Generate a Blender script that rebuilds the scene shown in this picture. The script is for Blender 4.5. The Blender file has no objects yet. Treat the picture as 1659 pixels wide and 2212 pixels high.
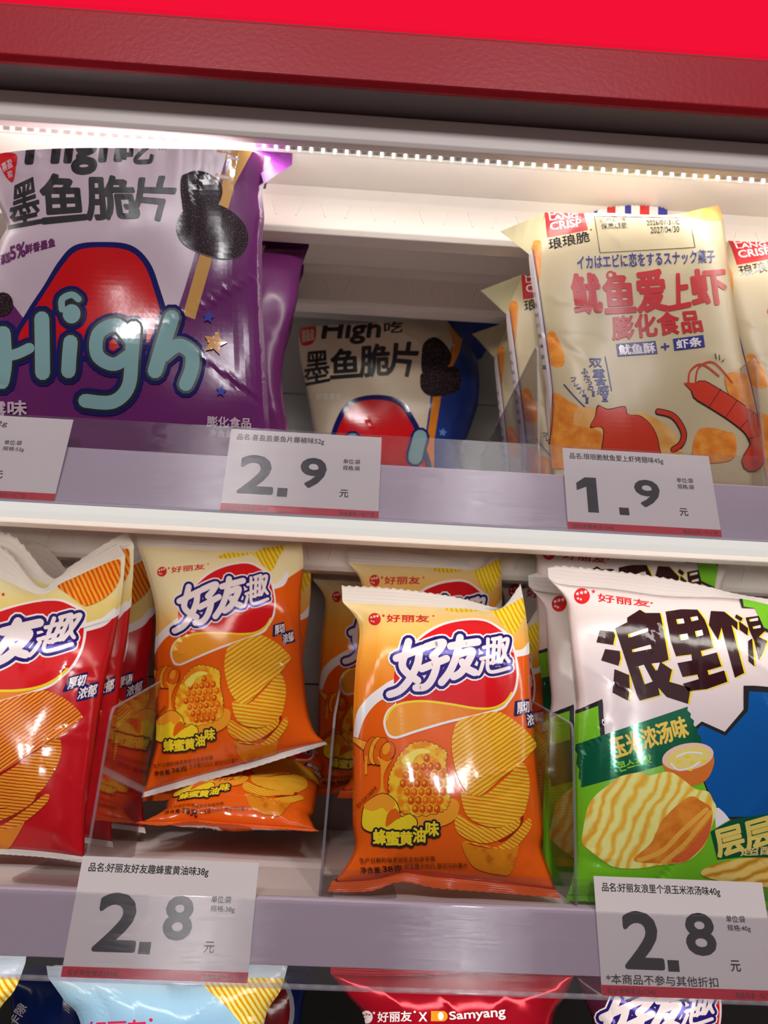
import bpy, math, random
import numpy as np
from mathutils import Vector, Matrix
from mathutils.geometry import tessellate_polygon

S = bpy.context.scene
COL = S.collection
random.seed(7)

# ------------------------------------------------------------------ camera (all planning in mm, camera 477 mm in front of the price rails)
FPX, CX, CY = 1661.0, 829.5, 1106.0
ZOFF = 1200.0                      # camera height above the shop floor
def cam_axes(p, y, r):
    p, y, r = [math.radians(a) for a in (p, y, r)]
    fw = np.array([math.sin(y)*math.cos(p), math.cos(y)*math.cos(p), math.sin(p)])
    ri = np.array([math.cos(y), -math.sin(y), 0.0]); up = np.cross(ri, fw)
    return ri*math.cos(r)+up*math.sin(r), up*math.cos(r)-ri*math.sin(r), fw
CR, CU, CF = cam_axes(15.3, 1.92, 2.6)
CC = np.array([0.0, -477.0, 0.0])
def ray(px):
    px = np.asarray(px, float)
    return CF + CR*((px[..., 0:1]-CX)/FPX) - CU*((px[..., 1:2]-CY)/FPX)
def at_y(x, y, Y):
    d = ray([x, y]); return CC + d*((Y-CC[1])/d[1])
def at_z(x, y, Z):
    d = ray([x, y]); return CC + d*((Z-CC[2])/d[2])
def wm(P): return Vector((P[0]/1000, P[1]/1000, (P[2]+ZOFF)/1000))

cam = bpy.data.cameras.new('camera'); cam_o = bpy.data.objects.new('camera', cam); COL.objects.link(cam_o)
cam_o.matrix_world = Matrix(((CR[0], CU[0], -CF[0], 0), (CR[1], CU[1], -CF[1], -0.477), (CR[2], CU[2], -CF[2], 1.2), (0, 0, 0, 1)))
cam.sensor_fit = 'HORIZONTAL'; cam.sensor_width = 36; cam.lens = 36*FPX/1659; cam.clip_start = 0.01
cam.dof.use_dof = True; cam.dof.focus_distance = 0.475; cam.dof.aperture_fstop = 13
S.camera = cam_o

# ------------------------------------------------------------------ world, lamps, exposure
S.view_settings.view_transform = 'Standard'; S.view_settings.look = 'None'
S.view_settings.gamma = 1; S.view_settings.use_curve_mapping = False
S.view_settings.exposure = 0.0
w = bpy.data.worlds.new('shop_air'); S.world = w; w.use_nodes = True
w.node_tree.nodes['Background'].inputs[0].default_value = (1.0, 0.76, 0.72, 1)
w.node_tree.nodes['Background'].inputs[1].default_value = 0.095
def area(name, loc, target, sx, sy, power, col=(1, 1, 1)):
    l = bpy.data.lights.new(name, 'AREA'); l.shape = 'RECTANGLE'; l.size = sx; l.size_y = sy
    l.energy = power; l.color = col
    o = bpy.data.objects.new(name, l); COL.objects.link(o)
    o.location = wm(loc)
    d = wm(target)-o.location
    o.rotation_euler = d.to_track_quat('-Z', 'Y').to_euler()
    return o
area('ceiling_lamp', (-560, -2300, 1750), (0, 0, 100), 0.09, 0.45, 18.5, (1, .96, .98))
area('ceiling_lamp', (520, -2300, 1750), (0, 0, 100), 0.09, 0.45, 18.5, (1, .96, .98))
area('ambient_fill', (0, -1500, 1900), (0, 0, 0), 3.0, 1.2, 8, (1, .88, .92))  # unseen soft area added overhead for ambient fill

# ------------------------------------------------------------------ materials
def lin(c):
    c = c/255.0
    return c/12.92 if c <= .04045 else ((c+.055)/1.055)**2.4
KEY = 0.86
def col(rgb, k=KEY):
    return tuple(min(.92, lin(v)/k) for v in rgb)+(1,)
class NT:
    def __init__(s, name):
        s.m = bpy.data.materials.new(name); s.m.use_nodes = True
        s.t = s.m.node_tree; s.b = s.t.nodes['Principled BSDF']; s.out = s.t.nodes['Material Output']
    def n(s, ty, **kw):
        nd = s.t.nodes.new(ty)
        for k, v in kw.items():
            if k in nd.inputs: nd.inputs[k].default_value = v
            else: setattr(nd, k, v)
        return nd
    def l(s, a, b): s.t.links.new(a, b)
    def ramp(s, stops, interp='LINEAR'):
        r = s.n('ShaderNodeValToRGB'); r.color_ramp.interpolation = interp
        e = r.color_ramp.elements
        while len(e) < len(stops): e.new(.5)
        for k, (p, c) in zip(e, stops): k.position = p; k.color = c
        return r
def film_finish(N, rough=.11, bump=.16, scale=70, spec=.36):
    b = N.b; b.inputs['Roughness'].default_value = rough
    b.inputs['Specular IOR Level'].default_value = spec
    b.inputs['Coat Weight'].default_value = .0; b.inputs['Coat Roughness'].default_value = .06
    no = N.n('ShaderNodeTexNoise', Scale=scale, Detail=3.0); bp = N.n('ShaderNodeBump', Strength=bump, Distance=.0006)
    tc = N.n('ShaderNodeTexCoord'); N.l(tc.outputs['Object'], no.inputs['Vector'])
    N.l(no.outputs[0], bp.inputs['Height']); N.l(bp.outputs[0], b.inputs['Normal'])
_mc = {}
def film(rgb, rough=.11, metal=0.0):
    key = (tuple(rgb), rough, metal)
    if key not in _mc:
        N = NT('film_%02x%02x%02x' % tuple(rgb)); N.b.inputs['Base Color'].default_value = col(rgb)
        N.b.inputs['Metallic'].default_value = metal
        film_finish(N, rough); _mc[key] = N.m
    return _mc[key]
def film_grad(name, axis, stops, rough=.12):
    """printed colour blend along the bag's own UV (px/100)"""
    N = NT(name); uv = N.n('ShaderNodeUVMap'); sp = N.n('ShaderNodeSeparateXYZ'); N.l(uv.outputs[0], sp.inputs[0])
    lo, hi = stops[0][0], stops[-1][0]
    mr = N.n('ShaderNodeMapRange'); mr.inputs[1].default_value = lo/100; mr.inputs[2].default_value = hi/100
    N.l(sp.outputs[axis], mr.inputs[0])
    r = N.ramp([((p-lo)/(hi-lo), col(c)) for p, c in stops]); N.l(mr.outputs[0], r.inputs[0])
    N.l(r.outputs[0], N.b.inputs['Base Color']); film_finish(N, rough); return N.m
def film_chip(name, ang, period, dark, mid, light, rough=.12, dist=1.2):
    """printed picture of a ridged crisp: bands of light and dark in print"""
    N = NT(name); uv = N.n('ShaderNodeUVMap'); mp = N.n('ShaderNodeMapping'); mp.inputs['Rotation'].default_value[2] = math.radians(ang)
    N.l(uv.outputs[0], mp.inputs[0])
    wv = N.n('ShaderNodeTexWave', Scale=100/period/ (20/6.2832) , Distortion=dist, Detail=2.0); wv.inputs['Detail Scale'].default_value = 1.4
    wv.bands_direction = 'Y'; N.l(mp.outputs[0], wv.inputs[0])
    r = N.ramp([(0, col(dark)), (.28, col(mid)), (.72, col(light)), (1, col(light))]); N.l(wv.outputs[1], r.inputs[0])
    no = N.n('ShaderNodeTexNoise', Scale=1.6, Detail=4.0); N.l(uv.outputs[0], no.inputs[0])
    mx = N.n('ShaderNodeMixRGB', blend_type='OVERLAY'); mx.inputs[0].default_value = .35
    N.l(r.outputs[0], mx.inputs[1]); N.l(no.outputs[0], mx.inputs[2])
    N.l(mx.outputs[0], N.b.inputs['Base Color']); film_finish(N, rough); return N.m
def film_spots(name, base, spot, scale, thr=.55, rough=.12, soft=.08, spec=.36):
    N = NT(name); uv = N.n('ShaderNodeUVMap'); no = N.n('ShaderNodeTexNoise', Scale=scale, Detail=5.0); N.l(uv.outputs[0], no.inputs[0])
    r = N.ramp([(thr-soft, col(base)), (thr+soft, col(spot))]); N.l(no.outputs[0], r.inputs[0])
    N.l(r.outputs[0], N.b.inputs['Base Color']); film_finish(N, rough, spec=spec); return N.m
def plain(name, rgb, rough=.5, spec=.5, bump=0, scale=400, metal=0):
    N = NT(name); N.b.inputs['Base Color'].default_value = col(rgb); N.b.inputs['Roughness'].default_value = rough
    N.b.inputs['Specular IOR Level'].default_value = spec; N.b.inputs['Metallic'].default_value = metal
    no = N.n('ShaderNodeTexNoise', Scale=scale, Detail=2.0); tc = N.n('ShaderNodeTexCoord'); N.l(tc.outputs['Object'], no.inputs[0])
    bp = N.n('ShaderNodeBump', Strength=max(bump, .02), Distance=.0004); N.l(no.outputs[0], bp.inputs['Height']); N.l(bp.outputs[0], N.b.inputs['Normal'])
    return N.m
def clear(name, tint=(.96, .96, .97), rough=.06, haze=.03, gloss=1.0, brushed=False, lo=.04):
    N = NT(name); N.t.nodes.remove(N.b)
    tr = N.n('ShaderNodeBsdfTransparent'); tr.inputs[0].default_value = tint+(1,)
    gl = N.n('ShaderNodeBsdfAnisotropic'); gl.inputs['Roughness'].default_value = rough
    if brushed:
        gl.inputs['Anisotropy'].default_value = brushed; cv = N.n('ShaderNodeCombineXYZ', X=1.0); N.l(cv.outputs[0], gl.inputs['Tangent'])
    df = N.n('ShaderNodeBsdfDiffuse'); df.inputs[0].default_value = (.85, .83, .9, 1)
    if brushed:
        tc = N.n('ShaderNodeTexCoord'); mp = N.n('ShaderNodeMapping'); mp.inputs['Scale'].default_value = (3, 40, 900)
        no = N.n('ShaderNodeTexNoise', Scale=1.0, Detail=4.0); N.l(tc.outputs['Object'], mp.inputs[0]); N.l(mp.outputs[0], no.inputs[0])
        bp = N.n('ShaderNodeBump', Strength=.3, Distance=.001); N.l(no.outputs[0], bp.inputs['Height']); N.l(bp.outputs[0], gl.inputs['Normal'])
    fr = N.n('ShaderNodeLayerWeight', Blend=.5); pw = N.n('ShaderNodeMath', operation='POWER'); pw.inputs[1].default_value = 4.5; N.l(fr.outputs['Facing'], pw.inputs[0])
    mu = N.n('ShaderNodeMath', operation='MULTIPLY_ADD'); mu.inputs[1].default_value = gloss; mu.inputs[2].default_value = lo
    N.l(pw.outputs[0], mu.inputs[0])
    m1 = N.n('ShaderNodeMixShader'); m1.inputs[0].default_value = haze; N.l(tr.outputs[0], m1.inputs[1]); N.l(df.outputs[0], m1.inputs[2])
    m2 = N.n('ShaderNodeMixShader'); N.l(mu.outputs[0], m2.inputs[0]); N.l(m1.outputs[0], m2.inputs[1]); N.l(gl.outputs[0], m2.inputs[2])
    N.l(m2.outputs[0], N.out.inputs[0]); return N.m
def glow(name, rgb, strength):
    N = NT(name); N.b.inputs['Base Color'].default_value = tuple(c*.12 for c in rgb)+(1,); N.b.inputs['Roughness'].default_value = 1; N.b.inputs['Specular IOR Level'].default_value = 0; N.b.inputs['Emission Color'].default_value = rgb+(1,)
    N.b.inputs['Emission Strength'].default_value = strength; return N.m

# ------------------------------------------------------------------ objects
def tag(o, label=None, cat=None, group=None, kind=None):
    if label: o['label'] = label
    if cat: o['category'] = cat
    if group: o['group'] = group
    if kind: o['kind'] = kind
    return o
def empty(name, loc=(0, 0, 0), rot=None):
    o = bpy.data.objects.new(name, None); COL.objects.link(o); o.location = wm(loc); o.empty_display_size = .02
    if rot is not None: o.rotation_euler = Matrix(rot.tolist()).to_euler()
    return o
def link(name, me, parent=None):
    o = bpy.data.objects.new(name, me); COL.objects.link(o)
    if parent is not None: o.parent = parent
    return o
class MB:
    """solid builder in mm"""
    def __init__(s): s.v = []; s.f = []
    def box(s, x0, x1, y0, y1, z0, z1):
        i = len(s.v); s.v += [(x, y, z) for x in (x0, x1) for y in (y0, y1) for z in (z0, z1)]
        s.f += [tuple(i+k for k in q) for q in ((0, 1, 3, 2), (4, 6, 7, 5), (0, 4, 5, 1), (2, 3, 7, 6), (0, 2, 6, 4), (1, 5, 7, 3))]; return s
    def prism(s, prof, x0, x1):
        """profile (y,z) swept along x"""
        i = len(s.v); n = len(prof); s.v += [(x0, y, z) for y, z in prof]+[(x1, y, z) for y, z in prof]
        s.f += [(i+k, i+(k+1) % n, i+n+(k+1) % n, i+n+k) for k in range(n)]
        s.f += [tuple(i+k for k in range(n-1, -1, -1)), tuple(i+n+k for k in range(n))]; return s
    def plate(s, prof, y0, y1, axis='y'):
        i = len(s.v); n = len(prof)
        if axis == 'y': s.v += [(x, y0, z) for x, z in prof]+[(x, y1, z) for x, z in prof]
        else: s.v += [(x, y, y0) for x, y in prof]+[(x, y, y1) for x, y in prof]
        s.f += [(i+k, i+(k+1) % n, i+n+(k+1) % n, i+n+k) for k in range(n)]
        s.f += [tuple(i+k for k in range(n-1, -1, -1)), tuple(i+n+k for k in range(n))]; return s
    def build(s, name, mat, parent=None, bevel=0, world=True):
        me = bpy.data.meshes.new(name)
        off = ZOFF if (parent is None and world) else 0
        me.from_pydata([(x/1000, y/1000, (z+off)/1000) for x, y, z in s.v], [], s.f)
        import bmesh
        bm = bmesh.new(); bm.from_mesh(me); bmesh.ops.recalc_face_normals(bm, faces=bm.faces); bm.to_mesh(me); bm.free()
        me.materials.append(mat); o = link(name, me, parent)
        if bevel:
            m = o.modifiers.new('bevel', 'BEVEL'); m.width = bevel/1000; m.segments = 2; m.limit_method = 'ANGLE'
            for p in me.polygons: p.use_smooth = False
        return o

# ------------------------------------------------------------------ printed artwork: 2D shapes that become part of a film mesh
_txt = {}
_fc = bpy.data.curves.new('lettering', 'FONT'); _fo = bpy.data.objects.new('lettering', _fc)
def glyph(s, bold):
    if (s, bold) not in _txt:
        _fc.body = s; _fc.size = 1; _fc.resolution_u = 3; _fc.offset = bold
        if _fo.name not in COL.objects: COL.objects.link(_fo)
        dg = bpy.context.evaluated_depsgraph_get(); dg.update()
        me = bpy.data.meshes.new_from_object(_fo.evaluated_get(dg)); me.calc_loop_triangles()
        V = np.array([v.co[:2] for v in me.vertices]); F = np.array([t.vertices[:] for t in me.loop_triangles])
        bpy.data.meshes.remove(me)
        V = np.round(V, 5); U, inv = np.unique(V, axis=0, return_inverse=True); inv = inv.ravel()
        F = inv[F]; F = F[(F[:, 0] != F[:, 1]) & (F[:, 1] != F[:, 2]) & (F[:, 0] != F[:, 2])]
        lo, hi = U.min(0), U.max(0); U = (U-lo)/(hi-lo)
        E = {}
        for f in F:
            for a, b in ((0, 1), (1, 2), (2, 0)):
                k = tuple(sorted((f[a], f[b]))); E[k] = E.get(k, 0)+1
        _txt[(s, bold)] = (U, F, np.array([k for k, c in E.items() if c == 1]))
    return _txt[(s, bold)]
def catmull(p, closed=True, n=6):
    p = np.array(p, float); m = len(p); out = []
    for i in range(m if closed else m-1):
        if closed: a, b, c, d = p[i-1], p[i], p[(i+1) % m], p[(i+2) % m]
        else: a, b, c, d = p[max(i-1, 0)], p[i], p[i+1], p[min(i+2, m-1)]
        for k in range(n):
            t = k/n; out.append(.5*((2*b)+(c-a)*t+(2*a-5*b+4*c-d)*t*t+(3*b-a-3*c+d)*t**3))
    if not closed: out.append(p[-1])
    return np.array(out)
class Art:
    def __init__(s): s.T = []; s.x0 = s.y0 = 0.0; s.sc = 1.0; s.M = None; s.layer = 0; s.mats = []; s.same = False; s.base = None
    def crop(s, x0, y0, sc): s.x0, s.y0, s.sc, s.M = x0, y0, sc, None; return s
    def affine(s, src, dst):
        """art drawn in the current crop of another bag is carried over by 3 matching points (px)"""
        A = np.array([[x, y, 1] for x, y in src], float); s.M = np.linalg.solve(A, np.array(dst, float)); return s
    def px(s, P):
        P = np.asarray(P, float)/s.sc+np.array([s.x0, s.y0])
        for M in (s.M, s.base):
            if M is not None: P = np.concatenate([P, np.ones(P.shape[:-1]+(1,))], -1)@M
        return P
    def k(s):
        return math.prod(math.sqrt(abs(np.linalg.det(M[:2]))) for M in (s.M, s.base) if M is not None)/s.sc
    def add(s, tris, mat, off=None):
        if mat not in s.mats: s.mats.append(mat)
        if not s.same: s.layer += 1
        T = np.asarray(tris, float)
        s.T.append((T, s.mats.index(mat), np.full(len(T), s.layer, float) if off is None else s.layer+np.asarray(off)))
    def together(s, fn):
        s.layer += 1; s.same = True; fn(); s.same = False
    def poly(s, pts, mat):
        P = s.px(pts); v = [Vector((x, y, 0)) for x, y in P]
        t = tessellate_polygon([v]); s.add([[P[i] for i in q] for q in t], mat)
    def spl(s, pts, mat, n=6): s.poly(catmull(pts, True, n), mat)
    def ell(s, cx, cy, rx, ry, mat, rot=0, n=28):
        a = np.linspace(0, 2*math.pi, n, endpoint=False); r = math.radians(rot)
        x, y = rx*np.cos(a), ry*np.sin(a)
        s.poly(np.stack([cx+x*math.cos(r)-y*math.sin(r), cy+x*math.sin(r)+y*math.cos(r)], 1), mat)
    def star(s, cx, cy, r, mat, rot=-90, k=.42):
        s.poly([(cx+(r if i % 2 == 0 else r*k)*math.cos(math.radians(rot+36*i)), cy+(r if i % 2 == 0 else r*k)*math.sin(math.radians(rot+36*i))) for i in range(10)], mat)
    @staticmethod
    def _seg(P, Q, g, n=8):
        """ribbons and round joints; each gets its own hair-thin height so that no two lie in one plane"""
        P = np.asarray(P); Q = np.asarray(Q); d = Q-P; L = np.linalg.norm(d, axis=1, keepdims=True); d = d/np.maximum(L, 1e-6)
        nn = np.stack([-d[:, 1], d[:, 0]], 1)*g; k = np.arange(len(P)) % 14/30+1/30
        out = [np.stack([P+nn, P-nn, Q-nn], 1), np.stack([P+nn, Q-nn, Q+nn], 1)]; off = [k, k]
        V = np.unique(np.round(np.concatenate([P, Q]), 3), axis=0); kv = (np.arange(len(V))*5) % 14/30+15/30
        a = np.linspace(0, 2*math.pi, n+1); c = np.stack([np.cos(a), np.sin(a)], 1)*g
        for i in range(1, n-1): out.append(np.stack([V+c[0], V+c[i], V+c[i+1]], 1)); off.append(kv)
        return np.concatenate(out), np.concatenate(off)
    def strokes(s, lines, w, mat, smooth=True):
        P, Q = [], []
        for ln in lines:
            p = s.px(catmull(ln, False, 5) if smooth and len(ln) > 2 else ln); P.append(p[:-1]); Q.append(p[1:])
        T, off = s._seg(np.concatenate(P), np.concatenate(Q), w/2*s.k(), 10); s.add(T, mat, off)
    def text(s, t, q, mat, bold=0.0, grow=0.0):
        """q: TL, TR, BR, BL, or (x0, y0, x1, y1)"""
        if len(q) == 4 and not hasattr(q[0], '__len__'): x0, y0, x1, y1 = q; q = [(x0, y0), (x1, y0), (x1, y1), (x0, y1)]
        U, F, E = glyph(t, 0.0); q = s.px(q)
        u = U[:, 0:1]; v = 1-U[:, 1:2]
        P = q[0]*(1-u)*(1-v)+q[1]*u*(1-v)+q[2]*u*v+q[3]*(1-u)*v
        T = P[F]
        em = .25*(np.linalg.norm(q[0]-q[3])+np.linalg.norm(q[1]-q[2]))*2
        g = bold*em*.8+grow*s.k()
        off = np.zeros(len(T))
        if g:
            T2, o2 = s._seg(P[E[:, 0]], P[E[:, 1]], g, 8 if grow else 6); T = np.concatenate([T, T2]); off = np.concatenate([off, o2])
        s.add(T, mat, off)

def cut(T, A, a, step=1.0):
    """split every triangle along the lines (p.a)/step = integer"""
    a = np.asarray(a, float)/step
    done_t, done_a = [], []
    eps = 1e-6
    while len(T):
        c = T@a; lo, hi = c.min(1), c.max(1)
        k0 = np.floor(lo+eps)+1; k1 = np.ceil(hi-eps)-1
        x = k0 <= k1
        done_t.append(T[~x]); done_a.append(A[~x]); T, A, c, k0, k1 = T[x], A[x], c[x], k0[x], k1[x]
        if not len(T): break
        k = np.clip(np.round(c.mean(1)), k0, k1)
        d = c-k[:, None]; sg = np.where(d > eps, 1, np.where(d < -eps, -1, 0))
        # lone vertex: the one whose sign differs from the two others (0 counts with the majority side)
        neg = (sg < 0).sum(1); lone = np.where(neg == 1, np.argmin(np.where(sg < 0, -1, 0), 1), np.argmax(np.where(sg > 0, 1, 0), 1))
        i = np.arange(len(T)); a0 = T[i, lone]; b0 = T[i, (lone+1) % 3]; c0 = T[i, (lone+2) % 3]
        da, db, dc = d[i, lone], d[i, (lone+1) % 3], d[i, (lone+2) % 3]
        tb = np.clip(da/np.where(abs(da-db) < 1e-12, 1e-12, da-db), 0, 1)[:, None]
        tc = np.clip(da/np.where(abs(da-dc) < 1e-12, 1e-12, da-dc), 0, 1)[:, None]
        p = a0+(b0-a0)*tb; q = a0+(c0-a0)*tc
        N = np.concatenate([np.stack([a0, p, q], 1), np.stack([p, b0, c0], 1), np.stack([p, c0, q], 1)]); NA = np.concatenate([A, A, A])
        e1 = N[:, 1]-N[:, 0]; e2 = N[:, 2]-N[:, 0]; ar = abs(e1[:, 0]*e2[:, 1]-e1[:, 1]*e2[:, 0])
        T, A = N[ar > 1e-8], NA[ar > 1e-8]
    return np.concatenate(done_t), np.concatenate(done_a)

class Curve:
    def __init__(s, pts):
        p = catmull(pts, False, 8) if len(pts) > 2 else np.array(pts, float)
        L = np.concatenate([[0], np.cumsum(np.linalg.norm(np.diff(p, axis=0), axis=1))]); s.t = L/L[-1]; s.p = p
        s.d0 = (s(.02)-s(0))/.02; s.d1 = (s(1)-s(.98))/.02
    def __call__(s, t):
        t = np.asarray(t, float); c = np.clip(t, 0, 1)
        r = np.stack([np.interp(c, s.t, s.p[:, 0]), np.interp(c, s.t, s.p[:, 1])], -1)
        if hasattr(s, 'd1'): r = r+np.where(t < 0, t, 0)[..., None]*s.d0+np.where(t > 1, t-1, 0)[..., None]*s.d1
        return r
class Sheet:
    """film outline: four edges seen on the base plane, s runs left-right, t bottom-top"""
    def __init__(s, top, bottom, left=None, right=None):
        left = left or [top[0], bottom[0]]; right = right or [top[-1], bottom[-1]]
        s.T, s.B, s.L, s.R = Curve(top), Curve(bottom), Curve(left[::-1]), Curve(right[::-1])
    def __call__(s, u, v):
        u = np.asarray(u, float); v = np.asarray(v, float); U, V = u[..., None], v[..., None]
        c00, c10, c01, c11 = s.B(np.zeros_like(u)), s.B(np.ones_like(u)), s.T(np.zeros_like(u)), s.T(np.ones_like(u))
        return (1-V)*s.B(u)+V*s.T(u)+(1-U)*s.L(v)+U*s.R(v)-((1-U)*(1-V)*c00+U*(1-V)*c10+(1-U)*V*c01+U*V*c11)
    def inverse(s, P):
        c = s(np.array([0, 1, 0, 1.]), np.array([0, 0, 1, 1.]))
        u = (P[:, 0]-c[[0, 2], 0].mean())/(c[[1, 3], 0].mean()-c[[0, 2], 0].mean()); v = (P[:, 1]-c[[0, 1], 1].mean())/(c[[2, 3], 1].mean()-c[[0, 1], 1].mean())
        for _ in range(14):
            e = 2e-3; f = s(u, v); fu = (s(u+e, v)-s(u-e, v))/(2*e); fv = (s(u, v+e)-s(u, v-e))/(2*e); r = P-f
            det = fu[:, 0]*fv[:, 1]-fu[:, 1]*fv[:, 0]; det = np.where(abs(det) < 1e-3, 1e-3, det)
            du = (r[:, 0]*fv[:, 1]-r[:, 1]*fv[:, 0])/det; dv = (fu[:, 0]*r[:, 1]-fu[:, 1]*r[:, 0])/det
            u = u+np.clip(du, -.3, .3); v = v+np.clip(dv, -.3, .3)
        return u, v

class Frame:
    def __init__(s, P0, lean=0, yaw=0, roll=0):
        s.P0 = np.array(P0, float)
        a, b, c = [math.radians(k) for k in (lean, yaw, roll)]
        s.R = np.array((Matrix.Rotation(b, 3, 'Z')@Matrix.Rotation(-a, 3, 'X')@Matrix.Rotation(c, 3, 'Y')))
        s.n = -s.R[:, 1]
    def lift(s, px, h):
        d = ray(px); t = (np.asarray(h)+(s.P0-CC)@s.n)/(d@s.n); return CC+d*t[..., None]
    def loc(s, P): return (P-s.P0)@s.R

def grid_normals(N):
    du = np.gradient(N, axis=0); dv = np.gradient(N, axis=1); n = np.cross(du, dv)
    return n/np.maximum(np.linalg.norm(n, axis=-1, keepdims=True), 1e-9)
def cells(nx, ny):
    i, j = np.meshgrid(np.arange(nx), np.arange(ny), indexing='ij'); i = i.ravel(); j = j.ravel()
    a = np.stack([i, j], 1).astype(float); b = a+[1, 0]; c = a+[0, 1]; d = a+[1, 1]
    return np.concatenate([np.stack([a, b, c], 1), np.stack([b, d, c], 1)])
def ev(T, G):
    """piecewise-linear value of node grid G at triangle corners given in cell coordinates"""
    nx, ny = G.shape[0]-1, G.shape[1]-1
    m = T.mean(1); i = np.clip(np.floor(m[:, 0]).astype(int), 0, nx-1); j = np.clip(np.floor(m[:, 1]).astype(int), 0, ny-1)
    low = ((m[:, 0]-i)+(m[:, 1]-j) < 1)[:, None, None]
    a = (T[:, :, 0]-i[:, None])[..., None]; b = (T[:, :, 1]-j[:, None])[..., None]
    n00, n10, n01, n11 = G[i, j][:, None], G[i+1, j][:, None], G[i, j+1][:, None], G[i+1, j+1][:, None]
    return np.where(low, n00+(n10-n00)*a+(n01-n00)*b, n11+(n01-n11)*(1-a)+(n10-n11)*(1-b))
LIFT = .02
def mesh_from(name, chunks, mats):
    """chunks: (positions (n,3,3) mm, normals (n,3,3), uv (n,3,2), material index (n,))"""
    P = np.concatenate([c[0] for c in chunks]).reshape(-1, 3); Nn = np.concatenate([c[1] for c in chunks]).reshape(-1, 3)
    UV = np.concatenate([c[2] for c in chunks]).reshape(-1, 2); MI = np.concatenate([c[3] for c in chunks])
    key = np.round(P*2000).astype(np.int64); _, first, inv = np.unique(key, axis=0, return_index=True, return_inverse=True); inv = inv.ravel()
    V = P[first]/1000; F = inv.reshape(-1, 3)
    ok = (F[:, 0] != F[:, 1]) & (F[:, 1] != F[:, 2]) & (F[:, 0] != F[:, 2])
    F = F[ok]; MI = MI[ok]; UV = UV.reshape(-1, 3, 2)[ok].reshape(-1, 2); LN = Nn.reshape(-1, 3, 3)[ok]
    fn = np.cross(V[F[:, 1]]-V[F[:, 0]], V[F[:, 2]]-V[F[:, 0]]); fl = (fn*LN.mean(1)).sum(1) < 0
    F[fl] = F[fl][:, ::-1]; U3 = UV.reshape(-1, 3, 2); U3[fl] = U3[fl][:, ::-1]; LN[fl] = LN[fl][:, ::-1]
    me = bpy.data.meshes.new(name); me.vertices.add(len(V)); me.vertices.foreach_set('co', V.ravel())
    me.loops.add(len(F)*3); me.loops.foreach_set('vertex_index', F.ravel().astype(np.int32))
    me.polygons.add(len(F)); me.polygons.foreach_set('loop_start', np.arange(0, len(F)*3, 3, dtype=np.int32))
    me.polygons.foreach_set('loop_total', np.full(len(F), 3, np.int32))
    me.polygons.foreach_set('material_index', MI.astype(np.int32)); me.polygons.foreach_set('use_smooth', np.ones(len(F), bool))
    uv = me.uv_layers.new(name='UVMap'); uv.data.foreach_set('uv', U3.reshape(-1, 2).astype(np.float32).ravel())
    for m in mats: me.materials.append(m)
    me.update(calc_edges=True); me.validate()
    if len(me.loops) == len(F)*3:
        me.normals_split_custom_set(LN.reshape(-1, 3).tolist())
    return me
def print_chunks(art, nodes, normals, uvn, to_cells, base_mi=0, lift=LIFT):
    nx, ny = nodes.shape[0]-1, nodes.shape[1]-1
    B = cells(nx, ny); out = [(ev(B, nodes), ev(B, normals), ev(B, uvn), np.full(len(B), base_mi))]
    if art is not None and art.T:
        T = np.concatenate([t for t, m, l in art.T]); A = np.concatenate([np.stack([np.full(len(t), m, float), l], 1) for t, m, l in art.T])
        T, A = cut(T, A, (1, 0), 24); T, A = cut(T, A, (0, 1), 24)
        Q = to_cells(T.reshape(-1, 2)).reshape(-1, 3, 2)
        big = (abs(Q) < 1e4).all((1, 2)); Q, A = Q[big], A[big]
        near = (Q[:, :, 0].max(1) > 0) & (Q[:, :, 0].min(1) < nx) & (Q[:, :, 1].max(1) > 0) & (Q[:, :, 1].min(1) < ny); Q, A = Q[near], A[near]
        for d in ((1, 0), (0, 1), (1, 1)): Q, A = cut(Q, A, d)
        m = Q.mean(1); ins = (m[:, 0] > 0) & (m[:, 0] < nx) & (m[:, 1] > 0) & (m[:, 1] < ny); Q, A = Q[ins], A[ins]
        n = ev(Q, normals); n = n/np.maximum(np.linalg.norm(n, axis=-1, keepdims=True), 1e-9)
        out.append((ev(Q, nodes)+n*(A[:, 1]*lift)[:, None, None], n, ev(Q, uvn), A[:, 0]))
    return out

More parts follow.
